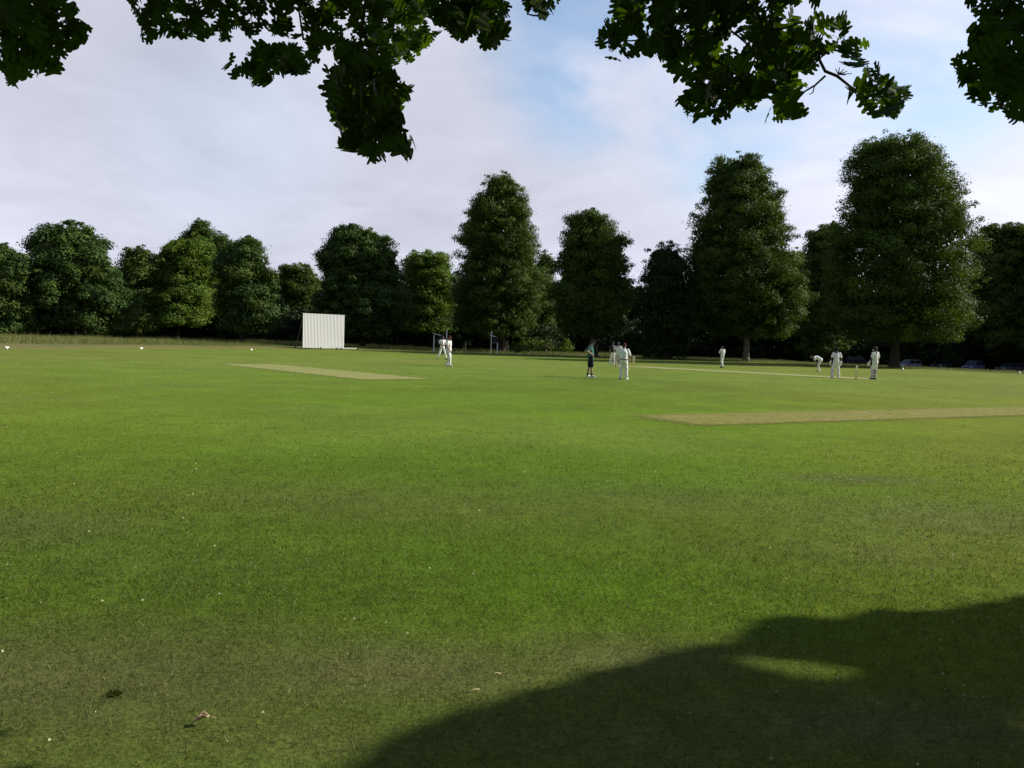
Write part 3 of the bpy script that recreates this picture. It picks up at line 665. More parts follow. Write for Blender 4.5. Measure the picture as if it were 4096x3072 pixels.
def build_oak(name, label, root, ctr, rad, nleaf, keys, limbs, shade_fringe=0):
    t = empty(name, (root[0], root[1], 0)); tag(t, label, 'tree', 'oak trees overhanging the camera')
    off = np.array([root[0], root[1], 0])
    m = MB(); h = 3.4
    m.tube([np.array(p)-off for p in ((root[0], root[1], -.1), (root[0], root[1], .35), (root[0]+.1, root[1], 1.6), (root[0], root[1]+.1, h), (ctr[0], ctr[1], ctr[2]), (ctr[0], ctr[1], ctr[2]+rad[2]*.7))], [.85, .55, .46, .42, .22, .04], 16)
    m.build('trunk', M['bark'], t, True)
    # crown leaves in clumps
    nb = 260; v = RNG.normal(size=(nb, 3)); v /= np.linalg.norm(v, axis=1, keepdims=True)
    v[:, 2] = np.where(v[:, 2] < -.35, -v[:, 2], v[:, 2]); fr = RNG.random(nb)**.4
    bc = np.array(ctr)+v*fr[:, None]*np.array(rad)
    idx = RNG.integers(0, nb, nleaf); c = bc[idx]+RNG.normal(size=(nleaf, 3))*.55
    c[:, 2] = np.maximum(c[:, 2], 2.3)
    if shade_fringe:      # unseen leaves added along the sun rays to throw the foreground shadow
        sx = RNG.uniform(-5, 9, shade_fringe); sy = np.interp(sx, SHX, SHY)-np.abs(RNG.random(shade_fringe))**2.0*6.5; zz = RNG.uniform(3.6, 9.5, shade_fringe); tt = zz/SUN[2]
        cf = np.stack([sx+SUN[0]*tt, sy+SUN[1]*tt, zz], 1); q = ((cf-np.array(ctr))/(np.array(rad)*1.15))**2; cf = cf[q.sum(1) < 1]; c = np.vstack([c, cf])
    # foliage carried along the outer boughs above the hanging sprays
    for L_ in limbs:
        q = [np.array(p, float) for p in L_]; f_ = RNG.random(520)[:, None]**.8
        c = np.vstack([c, (q[1]*(1-f_)+q[2]*f_)+RNG.normal(size=(520, 3))*.38, (q[2]*(1-f_)+q[3]*f_)+RNG.normal(size=(520, 3))*.30])
    ok = crown_ok(c); c = c[ok]; n = len(c)
    ax = RNG.normal(size=(n, 3)); ax /= np.linalg.norm(ax, axis=1, keepdims=True); nr = RNG.normal(size=(n, 3))+np.array([0, 0, .7])
    V = oak_leaves(c, ax, nr, np.where(np.arange(n) > n-2500, .13, RNG.uniform(.17, .27, n))); k = len(OL)
    ok = crown_ok(V.reshape(-1, 3)).reshape(n, k).all(1); V = V[ok]; n = len(V)
    mk('crown', V.reshape(-1, 3)-off, leaf_faces(n), M['oak_leaf'], t, False, np.repeat(np.stack([RNG.uniform(.7, 1.25, n), RNG.uniform(0, .7, n), np.zeros(n)], 1), k, 0))
    m = MB()
    for L_ in limbs:
        pts = [np.array(p, float)-off for p in L_]; r = np.linspace(.17, .02, len(pts)); m.tube(pts, list(r), 8)
    for s in RNG.choice(nb, 26, replace=False):
        if crown_ok(bc[s][None])[0]:
            st = np.array([ctr[0], ctr[1], h+random.uniform(0, 2.5)]); md = (st+bc[s])/2+np.array([0, 0, .5])
            f_ = np.linspace(0, 1, 9)[:, None]; seg = np.vstack([st*(1-f_)+md*f_, md*(1-f_)+bc[s]*f_])
            if crown_ok(seg).all() and crown_ok(seg+[0, 0, .3]).all(): m.tube([st-off, md-off, bc[s]-off], [.11, .07, .02], 6)
    m.build('limb', M['bark'], t, True)
    # hanging sprays of leaves with their twigs
    for key in keys:
        V, c = hang(key); n = len(V)
        lo = np.repeat(np.stack([RNG.uniform(.75, 1.2, n), RNG.uniform(0, .8, n), np.zeros(n)], 1), k, 0)
        sp = mk('leaf_spray', V.reshape(-1, 3)-off, leaf_faces(n), M['oak_leaf'], t, False, lo)
        m = MB(); nodes = c[RNG.choice(n, max(6, n//14), replace=False)]
        polyc = np.array(PL[key]); tx = polyc[:, 0].mean() if key != 'R1' else 3000
        d0 = SPEC[key][0]; hub = P(tx, -180, d0); tree_nodes = [hub]
        order = np.argsort(np.linalg.norm(nodes-hub, axis=1))
        for i in order:
            e = nodes[i]; T = np.array(tree_nodes); j = np.argmin(np.linalg.norm(T-e, axis=1)+.35*np.linalg.norm(T-hub, axis=1)*0)
            st = T[j]; L1 = np.linalg.norm(e-st)
            if L1 > .55 and len(tree_nodes) > 4: continue
            md = (st+e)/2+RNG.normal(size=3)*L1*.08
            X, Y, _ = project([md, e]); depth = np.linalg.norm(st-hub)
            if not in_poly(X, Y, polyc).all(): 
                if Y[0] > -20: continue
            r0 = max(.0085-.004*depth, .0028); m.tube([st-off, md-off, e-off], [r0, r0*.8, r0*.6], 5); tree_nodes.append(e)
        if m.n: m.build('twig', M['bark'], sp, True)
    return t
def lmb(root, key, px=None):
    poly = np.array(PL[key]); d0 = SPEC[key][0]; tx = px or poly[:, 0].mean(); hub = P(tx, -180, d0)
    r = np.array([root[0], root[1], 3.3]); a = r*.6+hub*.4+np.array([0, 0, 1.6]); b = r*.22+hub*.78+np.array([0, 0, 1.1])
    return [r, a, b, hub]
rB, rA = (1.2, -6.2), (12.0, .6)
build_oak('oak_tree', 'oak whose dark lobed leaves hang across the top of the view', rB, (.6, -5.2, 8.8), (9.0, 9.0, 5.5), 24000, ['L', 'M1', 'M2', 'M3', 'M3b', 'M3c', 'M4', 'R1'],
          [lmb(rB, 'L', 150), lmb(rB, 'M1'), lmb(rB, 'M2'), lmb(rB, 'M3'), lmb(rB, 'M3b'), lmb(rB, 'M3c'), lmb(rB, 'M4'), lmb(rB, 'R1', 3000)])
build_oak('oak_tree', 'oak whose leaf spray hangs down the top right corner', rA, (11.5, 1.6, 8.2), (8.4, 8.0, 5.6), 30000, ['R2'], [lmb(rA, 'R2', 4250)], shade_fringe=26000)

# bare forked twig seen between the two leaf clumps of R1
def vtwig():
    t = [o for o in COL.objects if o.name == 'oak_tree'][0]; off = np.array(t.location); m = MB()
    q = lambda u, v, d=3.9: P(2300+u/1.2316, v/1.2316, d)-off
    q2 = lambda u, v, d=3.9: P(3000+u/3.16, v/3.16, d)-off
    m.tube([q2(840,560), q2(880,760), q2(950,900), q2(1100,960), q2(1250,1080), q2(1500,1250)], [.009, .0075, .008, .0075, .006, .004], 6)
    m.tube([q2(950,960), q2(820,1080), q2(700,1150), q2(600,1260)], [.006, .005, .0045, .003], 6)
    m.tube([q2(815,1090), q2(795,1170), q2(750,1195)], [.003, .0028, .002], 5)
    for e in ((1080,870),(1130,850),(1190,870),(1230,900),(1210,950),(1290,930)): m.tube([q2(1120,940), q2(*e)], [.003, .002], 5)
    m.build('bare_twig', M['bark'], t, True)
vtwig()

# ------------------------------------------------------------------ people
def bake(o, vox, disp=0, smooth=2, freq=18, seed=0):
    md = o.modifiers.new('r', 'REMESH'); md.mode = 'VOXEL'; md.voxel_size = vox; md.use_smooth_shade = True
    if smooth:
        s = o.modifiers.new('s', 'SMOOTH'); s.iterations = smooth; s.factor = .5
    dg = bpy.context.evaluated_depsgraph_get(); dg.update()
    me = bpy.data.meshes.new_from_object(o.evaluated_get(dg)); old = o.data; o.modifiers.clear(); o.data = me
    for mt in old.materials:
        if not me.materials: me.materials.append(mt)
    bpy.data.meshes.remove(old)
    if disp:
        n = len(me.vertices); co = np.empty(n*3, np.float32); me.vertices.foreach_get('co', co); co = co.reshape(-1, 3)
        no = np.empty(n*3, np.float32); me.vertex_normals.foreach_get('vector', no); no = no.reshape(-1, 3)
        ph = seed*1.7
        w = np.sin(co[:, 0]*freq*1.3+co[:, 2]*freq*.9+ph+2*np.sin(co[:, 1]*9+ph))*np.sin(co[:, 2]*freq*.8-co[:, 1]*freq+2*np.sin(co[:, 0]*7+co[:, 2]*5))
        w = w+.6*np.sin(co[:, 2]*freq*2.1+co[:, 0]*freq*1.5+3*np.sin(co[:, 1]*11+ph))
        co += no*(w*disp)[:, None]; me.vertices.foreach_set('co', co.ravel()); me.update()
    me.polygons.foreach_set('use_smooth', [True]*len(me.polygons))
    return o
def hand(m, wrist, dirn, palm_n, curl=.5, s=1.0, r=.0095, thumb=1):
    """palm and five separate bent fingers"""
    w = np.array(wrist, float); d = np.array(dirn, float); d /= np.linalg.norm(d)
    pn = np.array(palm_n, float); pn -= d*(pn@d); pn /= np.linalg.norm(pn); sd = np.cross(d, pn)*thumb
    m.ball(w+d*.045*s, (.042*s, .017*s, .052*s), np.stack([sd, pn, d], 1))
    for k, (o_, ln) in enumerate(((.030, .072), (.010, .080), (-.010, .075), (-.030, .060))):
        p = w+d*.080*s+sd*o_*s; a = curl*.5; dd = d
        for seg, f in enumerate((.45, .32, .23)):
            dd = d*math.cos(a)+pn*math.sin(a); q = p+dd*ln*f*s; m.cap(p, q, r*s, r*s*.88); p = q; a += curl*.8
    p = w+d*.03*s+sd*.034*s; q = p+(d*.6+sd*.75+pn*.25)*.035*s; e = q+(d*.85+sd*.3+pn*.4)*.03*s
    m.cap(p, q, r*1.15*s, r*s); m.cap(q, e, r*s, r*.85*s)
def person(label, feet, height, heading, J, wear, skin=(.42, .27, .20), bulk=1.0, group='cricketers on the field', seed=0, head_dir=(0, 1, 0), hands=None):
    """local frame: +y is where the body faces, +x its right side; metres for a 1.75 m figure"""
    k = height/1.75
    t = empty('person', (feet[0], feet[1], feet[2] if len(feet) > 2 else 0), heading-math.pi/2); t.scale = (k, k, k)
    tag(t, label, 'person', group)
    D = dict(pel=(0, 0, .95), wst=(0, 0, 1.08), cst=(0, .01, 1.28), nek=(0, 0, 1.46), hed=(0, .03, 1.62),
             rs=(.175, 0, 1.41), ls=(-.175, 0, 1.41), re=(.24, -.02, 1.13), le=(-.24, -.02, 1.13), rw=(.25, .08, .88), lw=(-.25, .08, .88),
             rh=(.09, 0, .93), lh=(-.09, 0, .93), rk=(.11, .03, .50), lk=(-.11, .03, .50), ra=(.12, 0, .09), la=(-.12, 0, .09), rt=(.15, .16, .04), lt=(-.15, .16, .04))
    D.update(J); D = {a: np.array(v, float) for a, v in D.items()}
    B = bulk
    hd = np.array(head_dir, float); hd /= np.linalg.norm(hd); nk = D['hed']-D['nek']
    upv = nk/np.linalg.norm(nk)*.55+np.array([0, 0, .6]); upv -= hd*(upv@hd); upv /= np.linalg.norm(upv); sdv = np.cross(hd, upv)
    HR = np.stack([sdv, hd, upv], 1); hc = D['hed']
    H = lambda x, y, z: hc+HR@np.array([x, y, z])
    m = MB()
    m.cap(D['pel'], D['wst'], .125*B, .115*B); m.cap(D['wst'], D['cst'], .115*B, .13*B)
    m.cap(D['cst'], (D['rs']+D['ls'])/2*.5+D['nek']*.5, .125, .09)
    m.cap(D['nek']-(D['nek']-D['cst'])*.2, D['hed']-upv*.03, .056, .052)
    m.ball(H(0, -.005, .025), (.076, .095, .095), HR); m.ball(H(0, .03, -.045), (.056, .062, .068), HR)   # skull, jaw
    m.cap(H(0, .090, .02), H(0, .106, -.018), .009, .015)                                               # nose
    m.ball(H(0, .088, -.052), (.022, .010, .009), HR); m.ball(H(0, .080, -.095), (.022, .02, .018), HR)    # lips, chin
    for s in (-1, 1):
        m.ball(H(.078*s, .0, .0), (.012, .020, .032), HR); m.ball(H(.032*s, .084, .030), (.020, .010, .007), HR)
    for s in 'rl':
        m.cap(D['cst']*.25+D[s+'s']*.75, D[s+'s'], .065, .062); m.cap(D[s+'s'], D[s+'e'], .055*B**.5, .042); m.cap(D[s+'e'], D[s+'w'], .042, .027)
        m.cap(D['pel']*.3+D[s+'h']*.7, D[s+'k'], .092*B**.6, .058); m.cap(D[s+'k'], D[s+'k']*.62+D[s+'a']*.38+np.array([0, -.015, 0]), .055, .056)
        m.cap(D[s+'k']*.62+D[s+'a']*.38+np.array([0, -.015, 0]), D[s+'a'], .054, .038); m.cap(D[s+'a']-np.array([0, 0, .035]), D[s+'t'], .038, .03)
        if not (hands and hands.get(s) == 'glove'):
            dr = D[s+'w']-D[s+'e']; dr = dr/np.linalg.norm(dr); inn = np.array([-1. if s == 'r' else 1., .25, 0])
            hd2 = (hands or {}).get(s); 
            if hd2 is not None: dr = np.array(hd2[0], float); inn = np.array(hd2[1], float)
            hand(m, D[s+'w'], dr, inn, .55, 1.0, .0098, 1 if s == 'r' else -1)
    body = m.build('body', M['skin'], t); bake(body, .0075, 0, 1)
    me = body.data; n = len(me.vertices); co = np.empty(n*3, np.float32); me.vertices.foreach_get('co', co); co = co.reshape(-1, 3)
    cl = np.tile(np.array(skin), (n, 1)); loc = (co-hc)@HR
    for s in (-1, 1):
        e = np.linalg.norm(loc-np.array([.031*s, .082, .008]), axis=1) < .012; cl[e] = (.03, .025, .02)
    lp = (np.abs(loc[:, 0]) < .022) & (np.abs(loc[:, 2]+.052) < .010) & (loc[:, 1] > .06); cl[lp] = np.array(skin)*np.array([.8, .5, .5])
    br = (np.abs(np.abs(loc[:, 0])-.032) < .02) & (np.abs(loc[:, 2]-.032) < .006) & (loc[:, 1] > .06); cl[br] = (.05, .035, .025)
    a = me.attributes.new('col', 'FLOAT_COLOR', 'POINT'); cc = np.ones((n, 4), np.float32); cc[:, :3] = cl; a.data.foreach_set('color', cc.ravel())
    # shirt
    e = .014; m = MB(); hem = wear.get('hem', .0)
    m.cap(D['pel']+(D['wst']-D['pel'])*(.35-hem), D['wst'], .125*B+e+.012, .115*B+e+.01); m.cap(D['wst'], D['cst'], .115*B+e+.012, .13*B+e)
    m.cap(D['cst'], (D['rs']+D['ls'])/2*.6+D['nek']*.4, .125+e, .088); 
    for s in 'rl':
        m.cap(D['cst']*.3+D[s+'s']*.7, D[s+'s'], .075+e*.5, .068+e*.4)
        f = wear.get('sleeve', .62); m.cap(D[s+'s'], D[s+'s']*(1-f)+D[s+'e']*f, .066+e*.5, .060+e*.5)
        if hem < -.5: m.cap(D['pel'], D['pel']*.2+D[s+'h']*.8-np.array([0, 0, .12]), .13*B, .1)
    m.tube([D['nek']-upv*.03, D['nek']+upv*.02], [.075, .066], 14)
    sh = m.build('shirt', M[wear.get('shirt', 'white_cloth')], t); bake(sh, .011, .0045, 2, 19, seed)
    if wear.get('collar'):
        m = MB(); m.tube([D['nek']-upv*.015, D['nek']+upv*.035], [.074, .068], 16, caps=False); m.build('collar', M[wear['collar']], sh, True)
    if wear.get('band'):
        m = MB(); p = D['pel']+(D['wst']-D['pel'])*.2; m.tube([p+np.array([0, 0, z]) for z in (-.018, .018)], [.125*B+.04]*2, 24, caps=False); m.build('waistband', M[wear['band']], sh, True)
    # trousers or shorts
    m = MB(); lg = wear.get('legs', 1.0); mt = wear.get('trousers', 'white_trousers')
    m.cap(D['pel']+np.array([0, 0, .05]), D['pel']-np.array([0, 0, .02]), .125*B+.012, .135*B+.012)
    for s in 'rl':
        fl = wear.get('flare', .0)
        if lg < .6:
            kk = D[s+'h']*.12+D[s+'k']*.88; m.cap(D['pel']*.3+D[s+'h']*.7, kk, .115*B**.6, .098)
        else:
            m.cap(D['pel']*.3+D[s+'h']*.7, D[s+'k'], .100*B**.6, .070+fl*.6); an = D[s+'a']+np.array([0, 0, .02]); m.cap(D[s+'k'], an, .070+fl*.6, .058+fl*.6)
    tr = m.build('trousers' if lg > .6 else 'shorts', M[mt], t); bake(tr, .011, .0055, 2, 16, seed+3)
    for s in 'rl':
        m = MB(); a_, tt = D[s+'a'], D[s+'t']; dv = tt-a_; dv[2] = 0; dv /= np.linalg.norm(dv)+1e-9
        Rm = np.stack([np.cross(dv, [0, 0, 1]), dv, [0, 0, 1]], 1); zz = a_[2]-.09
        m.ball(a_*[1, 1, 0]+[0, 0, .052+zz]+dv*.055, (.050, .145, .048), Rm); m.ball(a_+[0, 0, -.01], (.050, .058, .055), Rm)
        m.box(a_*[1, 1, 0]+[0, 0, .012+zz]+dv*.055, (.088, .27, .022), Rm)
        so = m.build('shoe', M[wear.get('shoe', 'shoe_white')], t); bake(so, .009, 0, 1)
        if wear.get('sock'):
            m = MB(); m.tube([a_+np.array([0, 0, .02]), a_*.72+D[s+'k']*.28], [.048, .054], 12); m.build('sock', M[wear['sock']], t, True)
        if wear.get('pads'):
            m = MB(); an = D[s+'a']; kn = D[s+'k']; ax = kn-an; ax /= np.linalg.norm(ax); fw = np.array([0, 1., 0]); fw -= ax*(fw@ax); fw /= np.linalg.norm(fw); sx = np.cross(fw, ax); Rm = np.stack([sx, fw, ax], 1)
            c0 = (an+kn)/2+fw*.075; Ln = np.linalg.norm(kn-an)
            for q in (-.07, -.035, 0, .035, .07): m.ball(c0+sx*q+fw*(-.28*abs(q)), (.021, .026, Ln*.52), Rm)
            m.ball(kn+fw*.085+ax*.03, (.095, .04, .075), Rm); m.ball(kn+fw*.075+ax*.14, (.085, .028, .09), Rm)
            m.ball(an+fw*.09-ax*.02, (.07, .04, .06), Rm)
            pd_ = m.build('pad', M['pad'], t); bake(pd_, .01, 0, 1)
            for f in (.25, .62, .93):
                m = MB(); c = an*(1-f)+kn*f; rr = .083+wear.get('flare', 0); m.tube([c-ax*.016, c+ax*.016], [rr, rr], 16, caps=False); m.build('strap', M[wear.get('straps', 'pad')], pd_, True)
        if hands and hands.get(s) == 'glove':
            m = MB(); w_ = D[s+'w']; dr = w_-D[s+'e']; dr /= np.linalg.norm(dr)
            hand(m, w_, dr, (-1. if s == 'r' else 1., .3, 0), .6, 1.45, .0125, 1 if s == 'r' else -1); m.cap(w_-dr*.07, w_+dr*.02, .05, .045)
            g = m.build('glove', M['pad'], t); bake(g, .008, 0, 1)
    # headwear and hair
    hw = wear.get('head', 'cap'); hm = M[wear.get('headmat', 'maroon')]
    m = MB(); m.ball(H(0, -.018, .028), (.083, .094, .094), HR); m.ball(H(0, -.05, -.02), (.072, .058, .065), HR)
    hr = m.build('hair', M['hair'], t); bake(hr, .01, .003, 1, 60, seed)
    if hw == 'cap':
        m = MB(); m.ball(H(0, -.008, .045), (.092, .104, .088), HR); c = m.build('cap', hm, t); bake(c, .009, 0, 1)
        m = MB()
        V = []; 
        for i in range(13):
            a = math.pi*i/12; V.append(H(.080*math.cos(a), .075+.0*a, .045)); V.append(H(.078*math.cos(a), .075+.078*math.sin(a), .033))
        V2 = [v+HR@np.array([0, 0, -.006]) for v in V]; n0 = len(V); fs = []
        for i in range(12): fs += [(2*i, 2*i+1, 2*i+3, 2*i+2), (n0+2*i+2, n0+2*i+3, n0+2*i+1, n0+2*i), (2*i+1, n0+2*i+1, n0+2*i+3, 2*i+3)]
        m.add(V+V2, fs); m.build('brim', hm, c, True)
    elif hw == 'hat':
        m = MB(); m.tube([H(0, 0, .04), H(0, 0, .10), H(0, 0, .135), H(0, 0, .145)], [.098, .094, .08, .05], 20); c = m.build('hat', hm, t, True)
        m = MB(); m.tube([H(0, 0, .052), H(0, 0, .045), H(0, .0, .035), H(0, 0, .030)], [.095, .120, .155, .156], 28, caps=False); m.build('brim', hm, c, True)
    elif hw == 'helmet':
        m = MB(); m.ball(H(0, -.008, .035), (.108, .124, .112), HR); m.ball(H(0, -.06, -.03), (.085, .06, .05), HR)
        for s in (-1, 1): m.ball(H(.088*s, 0, -.03), (.022, .05, .06), HR)
        m.ball(H(0, .115, .055), (.075, .05, .012), HR); c = m.build('helmet', hm, t); bake(c, .01, 0, 1)
        m = MB()
        for z in (-.005, -.035, -.065):
            m.tube([H(.115*math.cos(a), .06+.085*math.sin(a), z) for a in np.linspace(0, math.pi, 9)], [.0045]*9, 6)
        m.tube([H(0, .145, .02), H(0, .146, -.068)], .004, 6); m.build('grille', M['metal'], c, True)
    return t, D, k, H
def face(dx, dy): return math.atan2(dy, dx)
def bat(t, grip, toe, label_parent=None):
    g = np.array(grip, float); e = np.array(toe, float); d = e-g; L_ = np.linalg.norm(d); d /= L_
    m = MB(); s1 = g+d*.28
    x = np.cross(d, [0, 1, .1]); x /= np.linalg.norm(x); y = np.cross(d, x); Rm = np.stack([x, y, d], 1)
    m.box((s1+e)/2, (.108, .032, np.linalg.norm(e-s1)), Rm); m.ball((s1+e)/2+y*.018+d*.1, (.045, .022, .22), Rm)
    m.ball(s1, (.05, .018, .04), Rm); o = m.build('blade', M['willow'], t); bake(o, .008, 0, 1)
    m = MB(); m.tube([g, s1], .017, 10); m.build('handle', M['black_cloth'], t, True)
def bat_thing(label, A, B):
    t = empty('cricket_bat', tuple(B)); tag(t, label, 'cricket bat'); bat(t, np.array(A)-np.array(B), (0, 0, .02)); return t
# A, the left fielder: hands together at the waist
person('white-clad fielder in a dark cap, hands together, leftmost player', G(1768, 1438), 1.86, face(.45, -.9),
       dict(re=(.27, .0, 1.14), le=(-.27, .0, 1.14), rw=(.09, .24, 1.08), lw=(-.07, .25, 1.09), rk=(.2, .02, .5), lk=(-.2, .05, .5), ra=(.34, -.05, .09), la=(-.31, .02, .09), rt=(.44, .1, .04), lt=(-.40, .18, .04)),
       dict(head='cap', headmat='navy', shoe='shoe_dark', flare=.012), skin=(.24, .15, .11), seed=1, head_dir=(.0, .92, -.35), hands={'r': ((-1, .1, 0), (0, -.3, -1)), 'l': ((1, .1, 0), (0, -.3, -1))})
# B, walking right
person('white-clad fielder in a maroon cap walking right, second player from left', G(1794, 1466), 1.80, face(.92, -.38),
       dict(re=(.25, .02, 1.13), rw=(.27, .18, .90), le=(-.23, -.1, 1.14), lw=(-.24, -.05, .9), rk=(.1, .12, .5), ra=(.11, .14, .09), rt=(.13, .3, .04), lk=(-.1, .02, .5), la=(-.1, -.16, .09), lt=(-.12, 0, .04)),
       dict(head='cap', headmat='maroon', flare=.015, shoe='shoe_white'), skin=(.33, .20, .15), seed=2, head_dir=(0, .99, -.15))
# C, the umpire
person('umpire in a green polo shirt, black shorts and dark hat, hands on hips', G(2360, 1510), 1.75, face(.97, .1),
       dict(hed=(0, .07, 1.61), re=(.33, -.20, 1.20), rw=(.20, .03, 1.06), le=(-.33, -.20, 1.20), lw=(-.20, .03, 1.06), cst=(0, -.02, 1.28), rk=(.10, .04, .50), lk=(-.10, -.02, .5), ra=(.10, .06, .09), rt=(.14, .22, .04), la=(-.12, -.10, .09), lt=(-.16, .05, .04)),
       dict(head='hat', headmat='black_cloth', shirt='green_cloth', hem=.9, legs=.5, trousers='black_cloth', sock='black_cloth', shoe='shoe_white', sleeve=.55), skin=(.40, .29, .21), bulk=1.02, seed=3, head_dir=(0, .85, -.5), group='umpire', hands={'r': ((-.3, .6, -.6), (-1, 0, 0)), 'l': ((.3, .6, -.6), (1, 0, 0))})
# F, the man with his back turned
person('stout man in white with a maroon cap and dark waistband, back turned', G(2493, 1518), 1.64, face(.16, .98),
       dict(re=(.29, .04, 1.14), rw=(.29, .14, .90), le=(-.27, .10, 1.14), lw=(-.14, .30, 1.02), hed=(0, .06, 1.62), rk=(.13, .02, .5), ra=(.13, .0, .09), rt=(.22, .12, .04), la=(-.12, .02, .09), lt=(-.2, .15, .04)),
       dict(head='cap', headmat='maroon', hem=.5, band='navy', flare=.022, collar='navy', sleeve=.8), skin=(.45, .30, .23), bulk=1.42, seed=4, head_dir=(.1, .95, -.2))
# D and E by the far wicket
D1 = person('helmeted batsman with bat, just left of the man in the maroon cap', G(2470, 1467), 1.74, face(.25, .97),
       dict(re=(.27, .1, 1.15), rw=(.16, .3, .98), le=(-.30, .02, 1.15), lw=(-.24, .16, .94), rk=(.12, .06, .5), lk=(-.12, .02, .5)),
       dict(head='helmet', headmat='navy', pads=1, straps='strap', shoe='shoe_white'), skin=(.3, .2, .15), seed=5, hands={'r': 'glove', 'l': 'glove'})[0]
person('dark-helmeted player half hidden behind the far batsman', G(2450, 1461), 1.74, face(-.2, .95),
       dict(rw=(.16, .26, 1.0), re=(.25, .08, 1.13), lk=(-.12, .02, .5), la=(-.18, .0, .09)),
       dict(head='helmet', headmat='navy', pads=1, shoe='shoe_white', shirt='navy', sleeve=.6), skin=(.3, .2, .15), seed=6)
g0 = G(2462, 1467); bat_thing('wooden cricket bat resting beside the far batsman, pointing down', (g0[0]+.02, g0[1]+.10, .88), (g0[0]-.02, g0[1]-.18, .0))
# G, lone fielder
person('lone fielder in white walking away in front of the pale trunk', G(2888, 1471), 1.72, face(-.45, .85),
       dict(hed=(0, .09, 1.58), re=(.26, .08, 1.16), rw=(.10, .26, 1.14), le=(-.27, .08, 1.16), lw=(-.06, .28, 1.12), rk=(.09, .10, .5), ra=(.05, .12, .09), rt=(.06, .28, .04), lk=(-.09, -.0, .5), la=(-.10, -.22, .10), lt=(-.12, -.06, .04)),
       dict(head='bare', shoe='shoe_dark', sleeve=.85), skin=(.25, .16, .12), seed=7, head_dir=(0, .8, -.6))
# H, bending
person('fielder in white bending forward with hands on knees', G(3274, 1487), 1.66, face(-.97, .25),
       dict(pel=(0, -.12, .90), wst=(0, -.02, 1.01), cst=(0, .20, 1.10), nek=(0, .40, 1.14), hed=(0, .56, 1.12), rs=(.17, .34, 1.12), ls=(-.17, .34, 1.12), re=(.22, .30, .84), le=(-.22, .30, .84), rw=(.15, .14, .62), lw=(-.15, .14, .62),
            rh=(.09, -.12, .88), lh=(-.09, -.12, .88), rk=(.11, .03, .50), lk=(-.11, .05, .50), ra=(.11, -.06, .09), la=(-.12, -.02, .09)),
       dict(head='bare', sleeve=.7), skin=(.3, .2, .15), seed=8, head_dir=(0, .7, -.7))
# I, batsman left of the near stumps, seen from behind
person('padded batsman in white and dark helmet, left of the near stumps', G(3342, 1511), 1.76, face(-.02, 1),
       dict(re=(.29, -.02, 1.14), rw=(.30, .03, .88), le=(-.29, .0, 1.14), lw=(-.30, .08, .90), rk=(.15, .03, .5), ra=(.20, .0, .09), rt=(.24, .15, .04), lk=(-.14, .04, .5), la=(-.17, .02, .09), lt=(-.2, .17, .04)),
       dict(head='helmet', headmat='black_cloth', pads=1, flare=.0, shoe='shoe_white', sleeve=.72), skin=(.14, .09, .065), bulk=1.12, seed=9, head_dir=(-.15, 1, 0), hands={'r': 'glove', 'l': 'glove'})
g1 = G(3327, 1510); bat_thing('wooden cricket bat held by the leg of the batsman left of the stumps', (g1[0]-.03, g1[1]+.02, .90), (g1[0]+.03, g1[1]+.16, .0))
# J, right of the near stumps
person('tall player in pads with dark straps, right of the near stumps', G(3497, 1518), 1.86, face(-.45, .9),
       dict(re=(.25, -.02, 1.13), rw=(.25, .06, .88), le=(-.26, .02, 1.13), lw=(-.27, .13, .90), rk=(.08, .02, .5), ra=(.07, .0, .09), rt=(.09, .15, .04), lk=(-.08, .05, .5), la=(-.08, .05, .09), lt=(-.10, .2, .04)),
       dict(head='helmet', headmat='hair', pads=1, straps='strap', shoe='shoe_dark', sleeve=.7), skin=(.2, .13, .1), bulk=.95, seed=10, head_dir=(-.35, .9, -.2), hands={'r': 'glove', 'l': 'glove'})

# ------------------------------------------------------------------ sight screen
def screen():
    a = P(1210, 1396, 95.0); a[2] = 0
    d = np.array([.76, .65, 0]); d /= np.linalg.norm(d); W = 5.35; Hh = 4.0
    t = empty('sight_screen', (a[0], a[1], float(terr(a[0], a[1]))), math.atan2(d[1], d[0]))
    tag(t, 'large white slatted sight screen on wheels at the left boundary', 'sight screen')
    # local: x along the screen, y away from the pitch, z up
    n = 29; pitch = W/n
    for i in range(n):
        m = MB(); m.box(((i+.5)*pitch, 0, .10+Hh/2), (pitch*.70, .022, Hh-.12)); m.build('slat', M['white_paint'], t)
    m = MB(); m.box((W/2, .0, .10+Hh-.015), (W, .05, .07)); m.build('rail', M['white_paint'], t)
    for z in (.16, 1.4, 2.7):
        m = MB(); m.box((W/2, .035, z), (W, .04, .07)); m.build('rail', M['metal'], t)
    m = MB()
    for x in (.03, W/2, W-.03): m.bar((x, .09, .1), (x, .09, Hh), .06)
    m.build('frame', M['metal'], t)
    for x in (.03, W/2, W-.03):
        m = MB(); m.bar((x, .12, 3.5), (x-.0, 1.9, .12), .045); m.bar((x, .12, .12), (x, 1.9, .12), .05); m.build('stay', M['metal'], t)
    m = MB(); m.bar((2.1, -.35, .20), (W+1.55, -.35, .20), .10); m.build('base_beam', M['post_paint'], t)
    for x in (2.1, 4.2, 4.75, W+1.6, .03, W-.1):
        y = -.35 if x > .5 and x != W-.1 else 1.9
        m = MB(); m.tube([(x-.05, y, .13), (x+.05, y, .13)], .13, 16); w_ = m.build('wheel', M['rubber'], t)
        m = MB(); m.tube([(x-.056, y, .13), (x+.056, y, .13)], .07, 12); m.build('hub', M['post_paint'], w_)
screen()

